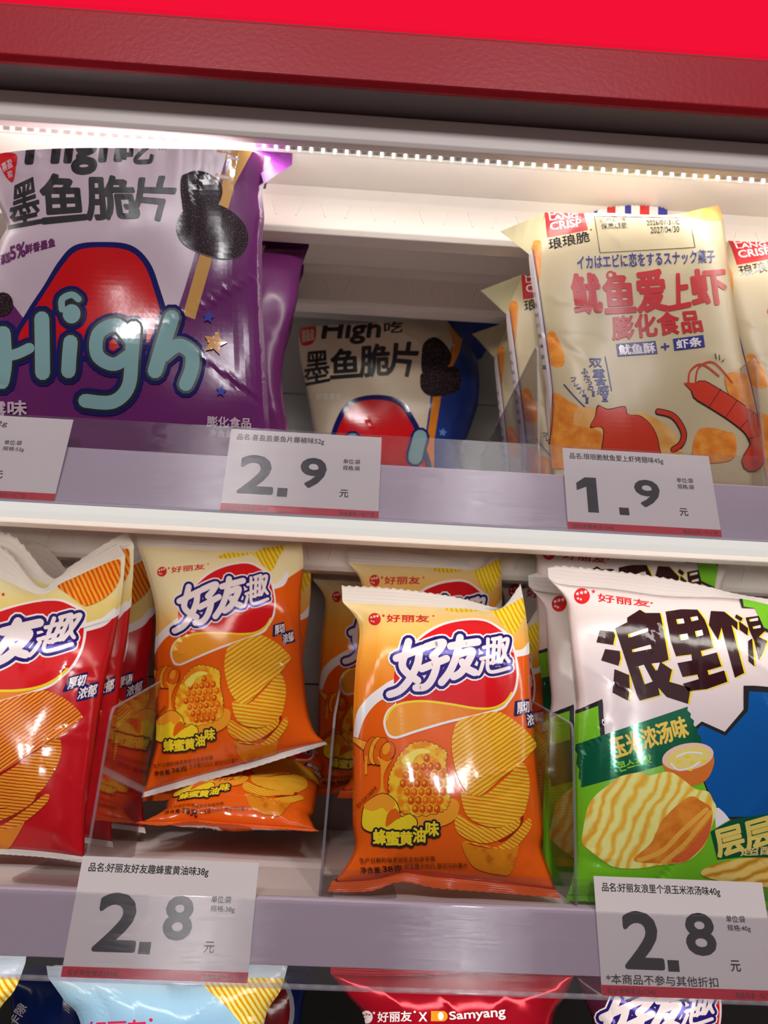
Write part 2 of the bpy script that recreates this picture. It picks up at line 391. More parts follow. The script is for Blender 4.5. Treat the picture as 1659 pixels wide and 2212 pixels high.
def folds(seed, W, H, dents=1.6, pleat=2.0, creases=17, amp=2.0, extra=()):
    rs = np.random.RandomState(seed)
    ks = [(rs.uniform(-1, 1)*.05, rs.uniform(-1, 1)*.035, rs.uniform(0, 6.3), rs.uniform(.4, 1)) for _ in range(7)]
    pl = [[(rs.uniform(.05, .28), rs.uniform(0, 6.3), rs.uniform(.4, 1)) for _ in range(5)] for _ in range(2)]
    cr = []
    for _ in range(creases):
        side = rs.randint(4)
        p = [(rs.uniform(0, W), 0), (rs.uniform(0, W), H), (0, rs.uniform(0, H)), (W, rs.uniform(0, H))][side]
        base = [90, -90, 0, 180][side]; a = math.radians(base+rs.uniform(-55, 55))
        cr.append((p, a, rs.uniform(.18, .45)*W, rs.uniform(.5, 1)*amp*rs.choice([-1, 1], p=[.4, .6]), rs.uniform(1.2, 3.6)))
    def h(u, v):
        x, y = u*W, v*H; r = np.zeros_like(x)
        for a, b, c, d in ks: r += dents*.5*d*np.sin(a*x*2+b*y*2+c)
        for e, P in zip((v, 1-v), pl):
            q = sum(k*np.abs(np.sin(f*x+ph)) for f, ph, k in P)-1.2
            r += pleat*.55*q*np.exp(-e*H/22.0)
        for (p, a, L, am, wd) in list(cr)+list(extra):
            dx, dy = x-p[0], y-p[1]; al = dx*math.cos(a)+dy*math.sin(a); ac = -dx*math.sin(a)+dy*math.cos(a)
            fall = np.clip(1-al/L, 0, 1)*(al > -4); r += am*np.exp(-np.abs(ac)/(wd*(.35+.65*np.clip(al/L, 0, 1))))*fall**.7
        return r
    return h

class Bag: pass
def make_bag(name, label, group, frame, body, art, base, back, thick=(20, 18), cells_n=(46, 70), seed=1, seals=(), fold_top=0.0,
             wr=None, back_art=None, expo=(2.4, .62), rise=(2.6, .7)):
    """body: Sheet; seals: (part name, Sheet, h at lower edge, h at upper edge, material, teeth, ridge depth, zigzag edge)"""
    nx, ny = cells_n
    u, v = np.meshgrid(np.linspace(0, 1, nx+1), np.linspace(0, 1, ny+1), indexing='ij')
    px = body(u, v)
    flat = frame.lift(px, np.zeros_like(u))
    W = np.linalg.norm(flat[-1, ny//2]-flat[0, ny//2]); H = np.linalg.norm(flat[nx//2, -1]-flat[nx//2, 0])
    fs = (1-np.abs(2*u-1)**expo[0])**expo[1]
    vv = np.where(v < .5, v, .5+(v-.5)*(1-.5*fold_top)) if fold_top else v
    ft = (1-np.abs(2*vv-1)**rise[0]).clip(0)**rise[1]
    wrk = (wr or folds(seed, W, H))(u, v)
    edge = np.minimum(1, np.minimum(u, 1-u)*9)
    endf = np.minimum(1, v*14)*(1 if fold_top else np.minimum(1, (1-v)*14))
    hf = thick[0]*fs*ft+wrk*edge*endf
    nodes = frame.loc(frame.lift(px, hf))
    nrm = grid_normals(nodes); nrm = nrm*np.where((nrm[..., 1:2] > 0), 1, 1)
    if (nrm[..., 1].mean() > 0): nrm = -nrm
    hb = thick[1]*fs*ft+(folds(seed+50, W, H)(u, v))*edge*endf*.8
    bn = (nodes+np.stack([0*hf, hf, 0*hf], -1) if fold_top else frame.loc(flat))+np.stack([np.zeros_like(hb), np.maximum(hb, -hf*.9), np.zeros_like(hb)], -1)
    bnr = grid_normals(bn); bnr = -bnr if bnr[..., 1].mean() < 0 else bnr
    uvn = px/100
    art = art or Art()
    art.mats = list(art.mats)
    nm = len(art.mats); mats = art.mats+[base, back]
    def toc(P):
        a, b = body.inverse(P); return np.stack([a*nx, b*ny], 1)
    ch = print_chunks(art, nodes, nrm, uvn, toc, base_mi=nm)
    ba = None
    if back_art is not None:
        ba = back_art
        off = len(mats); mats += ba.mats
        bc = print_chunks(ba, bn, bnr, uvn, lambda P: P*np.array([nx, ny]), base_mi=nm+1)
        bc = [bc[0]]+[(a, b, c, d+off) for a, b, c, d in bc[1:]]
    else: bc = print_chunks(None, bn, bnr, uvn, None, base_mi=nm+1)
    root = empty(name, frame.P0, frame.R); tag(root, label, 'snack bag', group)
    me = mesh_from('film_body', ch+bc, mats); link('film_body', me, root)
    for pn, sh, h0, h1, mat, teeth, ridge, zig in seals:
        mx, my = (teeth*2 if teeth else 40), (16 if ridge else 10)
        a, b = np.meshgrid(np.linspace(0, 1, mx+1), np.linspace(0, 1, my+1), indexing='ij')
        if zig > 0: b2 = np.where(b == 1, 1-.10*(np.arange(mx+1) % 2)[:, None], b)
        elif zig < 0: b2 = np.where(b == 0, .10*(np.arange(mx+1) % 2)[:, None], b)
        else: b2 = b
        f0 = h0(a) if callable(h0) else h0; f1 = h1(a) if callable(h1) else h1
        wob = .9*np.sin(a*9+seed)+.6*np.sin(a*23+seed*2)
        k = b if zig >= 0 else 1-b
        hh = f0*(1-b)+f1*b+ridge*np.sin(b*2*math.pi*5)+wob*k*(1 if ridge else .6)
        p = sh(a, b2); n3 = frame.loc(frame.lift(p, hh)); nn = grid_normals(n3)
        if nn[..., 1].mean() > 0: nn = -nn
        B = cells(mx, my)
        me = mesh_from(pn, [(ev(B, n3), ev(B, nn), ev(B, p/100), np.zeros(len(B), int))], [mat]); link(pn, me, root)
    r = Bag(); r.root = root; r.frame = frame
    r.tl = frame.loc(frame.lift(np.array([body.T(0.0)]), np.zeros(1)))[0]; r.tr = frame.loc(frame.lift(np.array([body.T(1.0)]), np.zeros(1)))[0]
    r.bl = frame.loc(frame.lift(np.array([body.B(0.0)]), np.zeros(1)))[0]; r.br = frame.loc(frame.lift(np.array([body.B(1.0)]), np.zeros(1)))[0]
    r.w, r.h = W, H
    return r
def copy_bag(bag, label, group, px, Y, ref='tl', lean=0, yaw=0, roll=0, scale=1.0, z=None):
    """another bag of the same kind: its reference corner sits at the given depth"""
    fr = Frame((0, 0, 0), lean, yaw, roll)
    p = at_y(px[0], px[1], Y) if z is None else np.array([px[0], Y, z])
    rf = np.zeros(3) if ref == 'base' else getattr(bag, ref)
    loc = p-fr.R@(rf*scale)
    r = bag.root.copy(); COL.objects.link(r); r.location = wm(loc); r.rotation_euler = Matrix(fr.R.tolist()).to_euler(); r.scale = (scale,)*3
    tag(r, label, 'snack bag', group)
    for c in bag.root.children:
        k = c.copy(); COL.objects.link(k); k.parent = r
    return r

# ================================================================== the setting
X0, X1 = -760.0, 820.0
WHITE = plain('white_enamel', (226, 218, 212), .42, .4, .05, 900)
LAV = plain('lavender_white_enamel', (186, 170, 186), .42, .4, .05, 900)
GREYBOARD = plain('grey_back_board', (176, 176, 174), .5)
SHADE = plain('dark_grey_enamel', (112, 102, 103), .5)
mb = MB()
for z0, z1 in ((-98, 32.2), (33.7, 336.2), (337.7, 520)): mb.box(X0, X1, 292, 300, z0, z1)
wall = mb.build('wall_back', GREYBOARD); tag(wall, 'grey panelled back wall of the shelving', None, None, 'structure')
tag(MB().box(X0, X1, 292, 300, -420, -103).build('wall_back_lower', plain('back_board_painted_shade', (26, 26, 28), .6)), 'black back wall behind the bottom shelf', None, None, 'structure')  # darkness of the deep compartment is put into the board colour
tag(MB().box(X0, X1, 301, 304, -420, 520).build('trim_1', plain('dark_gap', (20, 20, 20), .8)), 'dark gap behind the back panels', None, None, 'structure')

# ------------------------------------------------------------------ header sign
hd = empty('header_sign', (0, -25, 438)); tag(hd, 'bright red header sign with dark red metal frame across the top', 'sign')
def local(mbd, o=(0, -25, 438)):
    mbd.v = [(x-o[0], y-o[1], z-o[2]) for x, y, z in mbd.v]; return mbd
RED = plain('red_enamel', (168, 24, 38), .36, .28, .5, 260)
local(MB().prism([(-25, 438), (-29, 441), (-29, 484), (-25, 488), (15, 488), (15, 441), (-22, 441), (-22, 438)], X0, X1)).build('lower_frame', RED, hd, 1)
local(MB().box(X0, X1, -31, -27, 487, 760)).build('lit_panel', glow('red_lightbox', (.92, .006, .036), .9), hd)
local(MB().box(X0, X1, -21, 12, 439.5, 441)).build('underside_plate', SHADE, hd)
# ------------------------------------------------------------------ shelves
def emboss(mbd, y, zc, x0, x1, h):
    x = x0; k = 0
    while x < x1:
        dx = 2.2 if k % 2 else -2.2
        p = [(x-dx-1.1, zc-h), (x-dx+1.1, zc-h), (x+dx+1.1, zc+h), (x+dx-1.1, zc+h)]
        mbd.plate(p, y-.6, y+1); x += 20.5; k += 1
    return mbd
def shelf(floor, label, profile, lipname='front_lip', beams=(62, 186), thick=4, y0=8, drop=35):
    r = empty('shelf', (0, 0, floor)); tag(r, label, 'shelf')
    def lc(m): m.v = [(x, y, z-floor) for x, y, z in m.v]; return m
    lc(MB().box(X0, X1, y0, 291, floor-thick, floor)).build('shelf_board', WHITE, r)
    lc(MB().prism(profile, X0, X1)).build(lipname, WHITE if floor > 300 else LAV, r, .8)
    for y in beams:
        z = floor-thick
        m = MB().prism([(y-5, z), (y, z-7), (y, z-drop+4), (y+3, z-drop), (y+18, z-drop), (y+18, z)], X0, X1)
        emboss(m, y, z-19, -330, 420, 7)
        lc(m).build('support_beam', WHITE, r, 1)
    return r
shelf(432, 'top white shelf with lit underside above the squid crisps', [(0, 437), (-.5, 415), (1.5, 411.5), (8, 411.5), (8, 437)], beams=(77, 190), drop=40)
shelf(165, 'middle white shelf carrying the squid and prawn crisps', [(7.5, 165), (4.5, 164), (-3.2, 126), (-3.2, 124), (7, 124), (10, 161), (10, 165)])
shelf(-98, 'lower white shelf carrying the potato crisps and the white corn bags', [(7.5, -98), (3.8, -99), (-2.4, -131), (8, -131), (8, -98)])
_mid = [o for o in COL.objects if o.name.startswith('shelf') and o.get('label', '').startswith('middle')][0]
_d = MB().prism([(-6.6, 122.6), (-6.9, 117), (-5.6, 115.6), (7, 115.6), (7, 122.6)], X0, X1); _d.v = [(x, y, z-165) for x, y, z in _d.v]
_d.build('glowing_lip', glow('lip_painted_glow', (.96, .92, .86), .72), _mid, .5)  # shelf lip is no lamp; its brightness is painted in as emission
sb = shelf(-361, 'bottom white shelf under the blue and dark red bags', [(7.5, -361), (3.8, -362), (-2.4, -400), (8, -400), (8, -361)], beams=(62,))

# ------------------------------------------------------------------ LED strips
LED = glow('led_light', (1, .98, .94), 15); LED2 = glow('led_light_dim', (1, .96, .9), 7)
HOUS = clear('clear_led_cover', (.95, .95, .93), .1, .1)
ALU = plain('grey_strip_base', (150, 146, 140), .35, .5, 0, 400, .6)
dot = None
def led_strip(y, z, label, x0, x1, lamps):
    global dot
    r = empty('led_strip', (0, y, z)); tag(r, label, 'light strip')
    MB().box(X0, X1, -4, 5, 1, 4).build('strip_base', ALU, r)
    x = x0; n = 0
    while x < x1 and n < 100:
        if dot is None:
            b = MB().box(-.9, .9, -.9, .9, -.6, 1); o = b.build('led', LED, r); dot = o
        else:
            o = dot.copy(); COL.objects.link(o); o.parent = r
            if y > 15: o.material_slots[0].link = 'OBJECT'; o.material_slots[0].material = LED2
        o.location = (x/1000, 0, 0); x += 8.9; n += 1
    for power, tilt in lamps:
        l = bpy.data.lights.new('led_light', 'AREA'); l.shape = 'RECTANGLE'; l.size = 1.5; l.size_y = .012; l.energy = power; l.color = (1, .94, .86)
        lo = bpy.data.objects.new('led_light', l); COL.objects.link(lo); lo.location = wm((30, y+2, z-2)); lo.rotation_euler = (math.radians(tilt), 0, 0)
    return r
led_strip(13, 413, 'row of white LEDs under the top shelf front edge', -300, 330, ((.9, 4), (.5, 100)))
led_strip(16, 121.5, 'row of white LEDs under the middle shelf front edge', -250, 330, ((.7, 62),))
led_strip(14, -134, 'row of white LEDs under the lower shelf front edge', -240, 300, ((.6, 10),))

# ------------------------------------------------------------------ clear price rails, riser, dividers
RAIL = clear('scratched_clear_plastic', (.985, .98, .99), .235, .010, .5, .985, .11)
HOOK = clear('frosted_clear_edge', (.9, .89, .93), .45, .12, .12)
DIVP = clear('tinted_divider_plastic', (.83, .81, .81), .05, .006, .5, False, .05)
PLAST = clear('clear_plastic', (.93, .92, .92), .04, .008, .5)
def ty(z, z0): return -5+(z-z0)*.171
def rail(z0, zt, label, fold):
    r = empty('price_rail', (0, 0, z0)); tag(r, label, 'price rail')
    a, b = ty(z0-.5, z0)-1.6, ty(zt, z0)-1.6
    prof = [(a, -.5), (b, zt-z0), (b-1.1, zt-z0), (a-1.1, -.5)]
    MB().prism(prof, X0, X1).build('front_cover', RAIL, r)
    MB().prism([(a-1.1, -.5), (a-1.1, -1.2), (a+6, -1.2), (a+6, -.5)], X0, X1).build('bottom_hook', HOOK, r)
    return r
rail(124.5, 184, 'scratched clear price rail along the middle shelf edge', True)
rail(-139.6, -98.5, 'scratched clear price rail along the lower shelf edge', False)
rs = MB().prism([(6, -98), (6.8, -98), (6.8, -83), (6, -83)], X0, X1).build('front_riser', PLAST); tag(rs, 'low clear plastic riser along the front of the lower shelf', 'shelf riser')

def divider(x, zf, zt, zb, yb, label, base=None, y0=9, tilt=0):
    r = empty('shelf_divider', (x, y0, zf)); tag(r, label, 'shelf divider')
    h0, h1 = zt-zf, zb-zf; d = yb-y0
    prof = [(0, 0.2), (0, h0-8), (1, h0-4), (3, h0-1), (7, h0), (d, h1), (d, 0.2)]
    m = MB(); n = len(prof); m.v = [(-.6, a, b) for a, b in prof]+[(.6, a, b) for a, b in prof]
    m.f = [(k, (k+1) % n, n+(k+1) % n, n+k) for k in range(n)]+[tuple(range(n-1, -1, -1)), tuple(range(n, 2*n))]
    m.build('side_wall', DIVP, r)
    MB().prism([(-.5, .3), (-.5, h0-8), (.5, h0-4), (2.6, h0-1), (7, h0), (d, h1), (d, h1+.7), (7, h0+.8), (2, h0-.2), (-.5, h0-3.6), (-1.3, h0-8), (-1.3, .3)], -.75, .75).build('polished_edge', HOOK, r)
    if base:
        a, b = sorted((0, base)); c = 4
        far = b if base > 0 else a; s = 1 if base > 0 else -1
        pf = [(s*.7, -1), (far-s*6, -1), (far-s*2, 1), (far, 5), (far, 60), (s*.7, 60)]
        MB().plate(pf, .2, 1.4, 'z').build('base_plate', DIVP, r)
    r.rotation_euler[1] = math.radians(tilt)
    return r
def px_x(x, y, Y): return at_y(x, y, Y)[0]
divider(px_x(190, 1830, 9), -98, at_y(210, 1525, 9)[2], 22, 118, 'clear plastic divider right of the front red crisp bag', -42, tilt=2)
divider(px_x(692, 1905, 9), -98, at_y(715, 1543, 9)[2], 40, 250, 'clear plastic divider left of the front orange crisp bag', 45, tilt=1.5)
divider(px_x(1243, 1890, 9), -98, at_y(1229, 1561, 9)[2], 40, 250, 'clear plastic divider between the front orange bag and the white corn bag', None)
divider(px_x(1163, 940, 12), 165, at_y(1160, 745, 12)[2], 262, 250, 'clear plastic divider left of the front cream prawn bag', None, 12)
divider(px_x(1648, 960, 12), 165, at_y(1640, 770, 12)[2], 262, 250, 'clear plastic divider at the right of the front cream prawn bag', None, 12)

# ================================================================== printed films
BLK = film((38, 37, 40)); WHT = film((228, 216, 218)); NAVY = film((26, 28, 92)); RIM = film((236, 226, 228)); LOGOB = film((44, 28, 120), .12, .25)
REDF = film((205, 22, 30)); YEL = film((240, 205, 40)); BRED = film((200, 35, 40)); INK = film((52, 24, 18)); CREAM = film((228, 216, 180))
CHIPY = film_chip('print_chip_yellow', 35, 8.5, (208, 120, 12), (230, 152, 24), (244, 192, 64))
CHIPY2 = film_chip('print_chip_yellow_flat', -8, 8, (206, 114, 10), (228, 146, 22), (242, 188, 58))
CHIPY3 = film_chip('print_chip_yellow_steep', -32, 7.5, (202, 110, 10), (226, 142, 22), (240, 184, 56))
CHIPT = film_chip('print_chip_corner', -62, 9, (214, 152, 12), (236, 184, 24), (248, 212, 70))
CHIPR = film_chip('print_chip_red', 36, 7, (176, 52, 14), (212, 88, 22), (236, 158, 58))
CHIPR2 = film_chip('print_chip_red_flat', -6, 7, (172, 62, 12), (212, 100, 22), (236, 162, 52))
CHIPRT = film_chip('print_chip_red_corner', -66, 10, (196, 60, 10), (226, 98, 18), (244, 160, 46))
POTA = film_spots('print_potato', (214, 128, 25), (176, 84, 14), 3.2, .62)
COMB = film_spots('print_comb_wax', (238, 188, 50), (222, 128, 20), 5, .5)
HONEY = film((214, 96, 20)); HONEYL = film((236, 150, 40)); AMBER = film_grad('print_amber_tongue', 0, [(840, (236, 150, 40)), (1080, (222, 110, 22))])
DKRED = film((150, 42, 18))

def brand_mark(A, cx, cy, r, red, pale):
    A.ell(cx, cy, r, r, red)
    A.together(lambda: [A.star(cx+dx*r, cy+dy*r, k*r, pale) for dx, dy, k in ((-.55, -.28, .26), (-.05, -.42, .28), (.45, -.5, .28), (-.5, .3, .2), (-.15, .42, .2))])
    A.star(cx+1.42*r, cy-.55*r, .32*r, red)

LOGO = [[(402, 562), (500, 525), (598, 488)], [(492, 438), (470, 520), (445, 610), (480, 670), (560, 728)], [(572, 500), (560, 600), (500, 720), (430, 800), (352, 832)],
        [(622, 478), (700, 452), (752, 446), (720, 500), (672, 548)], [(592, 640), (690, 600), (775, 565)], [(684, 545), (700, 620), (665, 720), (615, 775), (548, 782)],
        [(806, 472), (900, 455), (1008, 440)], [(876, 408), (850, 540), (800, 660), (738, 742)], [(862, 535), (965, 508), (930, 600), (880, 670), (828, 700)], [(892, 590), (930, 640), (985, 668)],
        [(1052, 482), (1112, 468)], [(1084, 420), (1082, 540)], [(1032, 566), (1124, 545)], [(1048, 590), (1030, 650), (1012, 680)], [(1082, 560), (1082, 640), (1120, 664), (1240, 634)],
        [(1132, 418), (1120, 600)], [(1172, 408), (1160, 590)], [(1118, 420), (1178, 408)], [(1128, 475), (1166, 470)], [(1124, 530), (1164, 524)], [(1100, 598), (1168, 580)],
        [(1188, 432), (1232, 420), (1215, 500), (1178, 590)], [(1192, 460), (1210, 540), (1238, 585)]]
LW = [56]*10+[27]*13
def haoyou_logo(A, amber=None, narrow=False):
    """crop (740,1260) at 3.456"""
    A.spl([(560, 412), (720, 308), (900, 266), (1060, 270), (1180, 333), (1242, 385), (1272, 450), (1302, 560), (1314, 680), (1297, 800), (1242, 890), (1182, 947), (1000, 997), (780, 1047), (560, 1112), (440, 1152), (390, 1162), (338, 1142), (308, 1070), (308, 1010), (338, 945), (388, 902), (395, 880), (420, 600)], RIM)
    A.spl([(400, 905), (352, 950), (324, 1010), (326, 1075), (350, 1125), (390, 1143), (440, 1133), (560, 1092), (780, 1028), (1000, 978), (1170, 930), (1230, 875), (1240, 820), (1000, 880), (700, 870), (480, 860)], amber or AMBER)
    A.spl([(570, 425), (725, 325), (900, 282), (1060, 286), (1175, 350), (1235, 410), (1262, 470), (1288, 570), (1298, 680), (1280, 790), (1238, 855), (1150, 920), (1000, 925), (800, 900), (620, 878), (480, 880), (400, 895), (400, 600)], REDF)
    A.strokes([[(328, 1020), (350, 962), (405, 912), (490, 888), (620, 882), (800, 903), (1000, 936), (1130, 930), (1215, 885), (1262, 820)]], 17, YEL)
    for i, (wd, m) in enumerate(((72, RIM), (48, NAVY), (36, LOGOB))):
        T = []
        for ln, lw in zip(LOGO, LW): T.append(([ln], lw+wd))
        for k in (56, 27): A.strokes([l for l, q in zip(LOGO, LW) if q == k], k+(wd if k > 30 else wd*.85), m)
    for k in (56, 27): A.strokes([l for l, q in zip(LOGO, LW) if q == k], k, WHT)

def haoyou_chips(A, c1, c2, c3):
    """crop (740,1540) at 3.456"""
    A.spl([(885, 640), (900, 580), (1040, 620), (1200, 500), (1330, 375), (1380, 450), (1392, 560), (1372, 680), (1332, 780), (1200, 850), (1050, 840), (930, 770)], c2)
    A.spl([(890, 960), (1000, 1000), (1200, 1010), (1300, 960), (1300, 1050), (1250, 1195), (1150, 1200), (1000, 1160), (930, 1080)], POTA)
    A.spl([(900, 960), (1000, 970), (1150, 1000), (1280, 900), (1380, 790), (1405, 850), (1330, 960), (1260, 1012), (1130, 1012)], c3)
    A.spl([(1150, 900), (1260, 840), (1330, 760), (1345, 800), (1290, 890), (1180, 960)], DKRED)
    A.spl([(838, 780), (870, 755), (980, 830), (1150, 862), (1300, 800), (1320, 780), (1310, 850), (1200, 930), (1080, 972), (950, 950), (850, 880)], c3)
    A.spl([(885, 640), (900, 590), (1040, 625), (1200, 510), (1330, 385), (1378, 450), (1390, 560), (1370, 680), (1330, 775), (1200, 845), (1050, 836), (930, 765)], c2)
    A.spl([(832, 130), (868, 60), (1000, 18), (1150, -6), (1250, 40), (1340, 110), (1432, 215), (1434, 260), (1320, 385), (1200, 472), (1090, 570), (1010, 622), (930, 592), (860, 480), (822, 330), (815, 220)], c1)

def badge(A):
    """crop (740,1260)"""
    A.poly([(1285, 882), (1388, 862), (1400, 955), (1296, 992), (1276, 990)], NAVY); A.poly([(1362, 962), (1470, 945), (1490, 1062), (1376, 1080)], NAVY)
    A.text('厚切', [(1300, 892), (1385, 880), (1392, 962), (1302, 978)], WHT, .03); A.text('浓郁', [(1372, 980), (1468, 962), (1478, 1050), (1378, 1066)], WHT, .03)

def band(A, upper):
    """crop (740,1260): pale upper field and the white swoosh under it"""
    A.poly([(-120, -160), (1660, -160), (1660, 340), (1400, 480), (1280, 535), (400, 720), (230, 830), (110, 970), (60, 1180), (-120, 1200)], upper)
    A.spl([(400, 715), (250, 800), (160, 885), (110, 960), (92, 1040), (80, 1180), (112, 1160), (160, 1020), (230, 920), (310, 862), (420, 850)], RIM)
    A.spl([(1265, 505), (1340, 492), (1385, 440), (1420, 400), (1440, 440), (1400, 520), (1330, 545), (1270, 548)], RIM)

def small_print(A, ink):
    A.crop(740, 1540, 3.456)
    A.text('生产日期和保质期至见包装背面', [(130, 1085), (690, 1062), (692, 1098), (132, 1124)], ink)
    A.text('净含量:', [(134, 1150), (292, 1146), (294, 1188), (136, 1194)], ink, .02); A.text('38克', [(300, 1132), (445, 1128), (446, 1176), (302, 1182)], ink, .03)
    A.text('好友趣大凹凸 原切马铃薯片', [(460, 1118), (930, 1112), (934, 1150), (462, 1160)], ink)

# ---------------------------------------------------------------- orange honey butter bag
def art_honey(base=None):
    A = Art(); A.base = base; A.crop(740, 1260, 3.456)
    band(A, film_grad('print_honey_upper', 1, [(1290, (238, 216, 172)), (1340, (238, 190, 112)), (1400, (234, 158, 58)), (1480, (230, 128, 26))]))
    A.spl([(1105, 200), (1180, 170), (1320, 85), (1420, 60), (1400, 180), (1345, 270), (1300, 360), (1260, 375), (1200, 320), (1150, 250)], CHIPT)
    A.spl([(760, 195), (860, 165), (1000, 178), (1110, 190), (1000, 208), (860, 215)], CHIPT)
    brand_mark(A, 240, 268, 46, BRED, CREAM); A.text('好丽友', [(330, 235), (645, 240), (645, 290), (330, 290)], BRED, .04); A.ell(678, 245, 8, 6, BRED)
    haoyou_logo(A); badge(A)
    A.crop(740, 1540, 3.456); haoyou_chips(A, CHIPY, CHIPY2, CHIPY3)
    # honey dipper
    A.poly([(84, 180), (180, 215), (185, 260), (165, 285), (84, 215)], HONEYL); A.strokes([[(84, 180), (180, 215)], [(84, 215), (165, 285)]], 4, INK, False)
    for i, (x, y, a, b) in enumerate(((215, 285, 48, 102), (255, 285, 50, 104), (290, 290, 52, 104))): A.ell(x, y, a+4, b+4, INK, 12); A.ell(x, y, a, b, HONEYL if i % 2 else HONEY, 12)
    A.ell(338, 292, 56, 78, INK, 18); A.ell(338, 292, 52, 74, HONEY, 18); A.ell(330, 270, 26, 44, HONEYL, 18)
    A.strokes([[(182, 330), (180, 400), (180, 455)]], 18, HONEYL)
    A.spl([(262, 330), (285, 380), (290, 470), (285, 570), (262, 620), (330, 620), (312, 560), (312, 470), (340, 400), (372, 350), (330, 365)], HONEYL)
    # honeycomb
    rs = np.random.RandomState(3)
    o = catmull([(350, 590), (352, 480), (385, 400), (440, 300), (520, 230), (620, 215), (720, 255), (775, 300), (770, 400), (790, 500), (800, 610), (790, 690), (720, 745), (560, 770), (440, 740), (390, 680)], True, 5)
    c = o.mean(0); k = 1+.022*np.where(np.arange(len(o)) % 2, 1, -1)[:, None]
    A.spl([(430, 780), (470, 730), (700, 700), (800, 640), (868, 680), (840, 790), (720, 850), (560, 850)], HONEYL)
    A.poly(c+(o-c)*(k+.015), INK); A.poly(c+(o-c)*k, COMB)
    hx = []
    for r in range(7):
        for q in range(8):
            x = 415+q*53+(26 if r % 2 else 0)+r*4; y = 345+r*62
            if ((x-610)/165)**2+((y-555)/215)**2 < 1 and x < 770 and y > 320+abs(x-640)*.25:
                h = [(x+27*math.cos(math.radians(60*i+30)), y+34*math.sin(math.radians(60*i+30))) for i in range(6)]
                hx.append((h, HONEY if rs.rand() < .5 else film((196, 74, 14)), (x-6, y-8)))
    A.together(lambda: [A.poly(h, m) for h, m, c in hx]); A.together(lambda: [A.ell(c[0], c[1], 12, 14, HONEYL, 0, 12) for h, m, c in hx])
    A.spl([(440, 360), (520, 290), (600, 270), (660, 300), (560, 320), (500, 400)], film((246, 214, 96)))
    # honey pot of butter
    A.spl([(150, 770), (165, 700), (215, 640), (300, 600), (370, 625), (420, 690), (440, 770), (500, 750), (560, 800), (545, 860), (440, 880), (300, 900), (200, 890), (150, 850)], INK)
    A.spl([(155, 770), (170, 705), (215, 646), (300, 606), (366, 630), (415, 694), (436, 776), (500, 756), (553, 803), (540, 856), (440, 874), (300, 894), (203, 884), (156, 846)], film((236, 200, 40)))
    A.spl([(165, 705), (215, 646), (300, 606), (366, 630), (395, 690), (340, 740), (300, 710), (230, 735)], HONEYL); A.spl([(330, 790), (350, 740), (400, 715), (436, 776), (400, 800), (330, 850)], HONEY)
    A.together(lambda: [A.text(t, q, BLK, .05, 15) for t, q in (('蜂', (235, 872, 328, 982)), ('蜜', (330, 882, 424, 988)), ('黄', (428, 884, 522, 985)), ('油', (528, 856, 616, 962)), ('味', (622, 812, 716, 916)))])
    A.together(lambda: [A.text(t, q, YEL, .05) for t, q in (('蜂', (235, 872, 328, 982)), ('蜜', (330, 882, 424, 988)), ('黄', (428, 884, 522, 985)), ('油', (528, 856, 616, 962)), ('味', (622, 812, 716, 916)))])
    A.text('图片仅供口味参考', [(108, 690), (248, 545), (268, 568), (128, 715)], INK)
    small_print(A, INK); return A
def seal_pair(top, tseal, bottom, bseal, tm, bm, teeth=26, rg=.35, h1=(-1.5, 1.0)):
    return [('top_seal', Sheet(tseal, top), 0, h1[0], tm, teeth, rg, 1), ('bottom_seal', Sheet(bottom, bseal), h1[1], 0, bm, teeth, rg, -1)]

HB_T = [(740, 1300), (800, 1304), (900, 1309), (1000, 1315), (1070, 1318), (1130, 1290)]
HB_B = [(716, 1906), (800, 1901), (870, 1884), (940, 1894), (1080, 1908), (1200, 1922)]
hb_body = Sheet(HB_T, HB_B, [(740, 1300), (776, 1352), (768, 1445), (763, 1549), (762, 1700), (762, 1777), (766, 1832), (742, 1880), (716, 1906)],
                [(1130, 1290), (1142, 1380), (1148, 1512), (1157, 1612), (1168, 1725), (1174, 1797), (1170, 1832), (1186, 1880), (1200, 1922)])
FOIL = film((214, 206, 200), .3); ORSEAL = film((226, 96, 26))
hb_seals = seal_pair(HB_T, [(738, 1264), (850, 1270), (980, 1288), (1070, 1312), (1092, 1306), (1124, 1260)], HB_B, [(708, 1927), (800, 1926), (866, 1906), (945, 1920), (1080, 1930), (1212, 1941)], FOIL, ORSEAL)
ob = Art(); ob.poly([(.15, .03), (.42, .03), (.42, .2), (.15, .2)], WHT); ob.poly([(.62, .02), (.9, .03), (.9, .16), (.62, .18)], WHT)
for k in range(14): ob.poly([(.18+k*.016, .05), (.18+k*.016+.004+.005*(k % 3), .05), (.18+k*.016+.004+.005*(k % 3), .16), (.18+k*.016, .16)], BLK)
honey = make_bag('potato_chip_bag', 'large orange honey crisp bag standing frontmost, between two clear dividers', 'orange honey crisp bags', Frame(at_y(960, 1930, 12), 21), hb_body, art_honey(),
                 film((224, 92, 18)), film((222, 92, 22)), (21, 20), (46, 72), 4, hb_seals, back_art=ob)

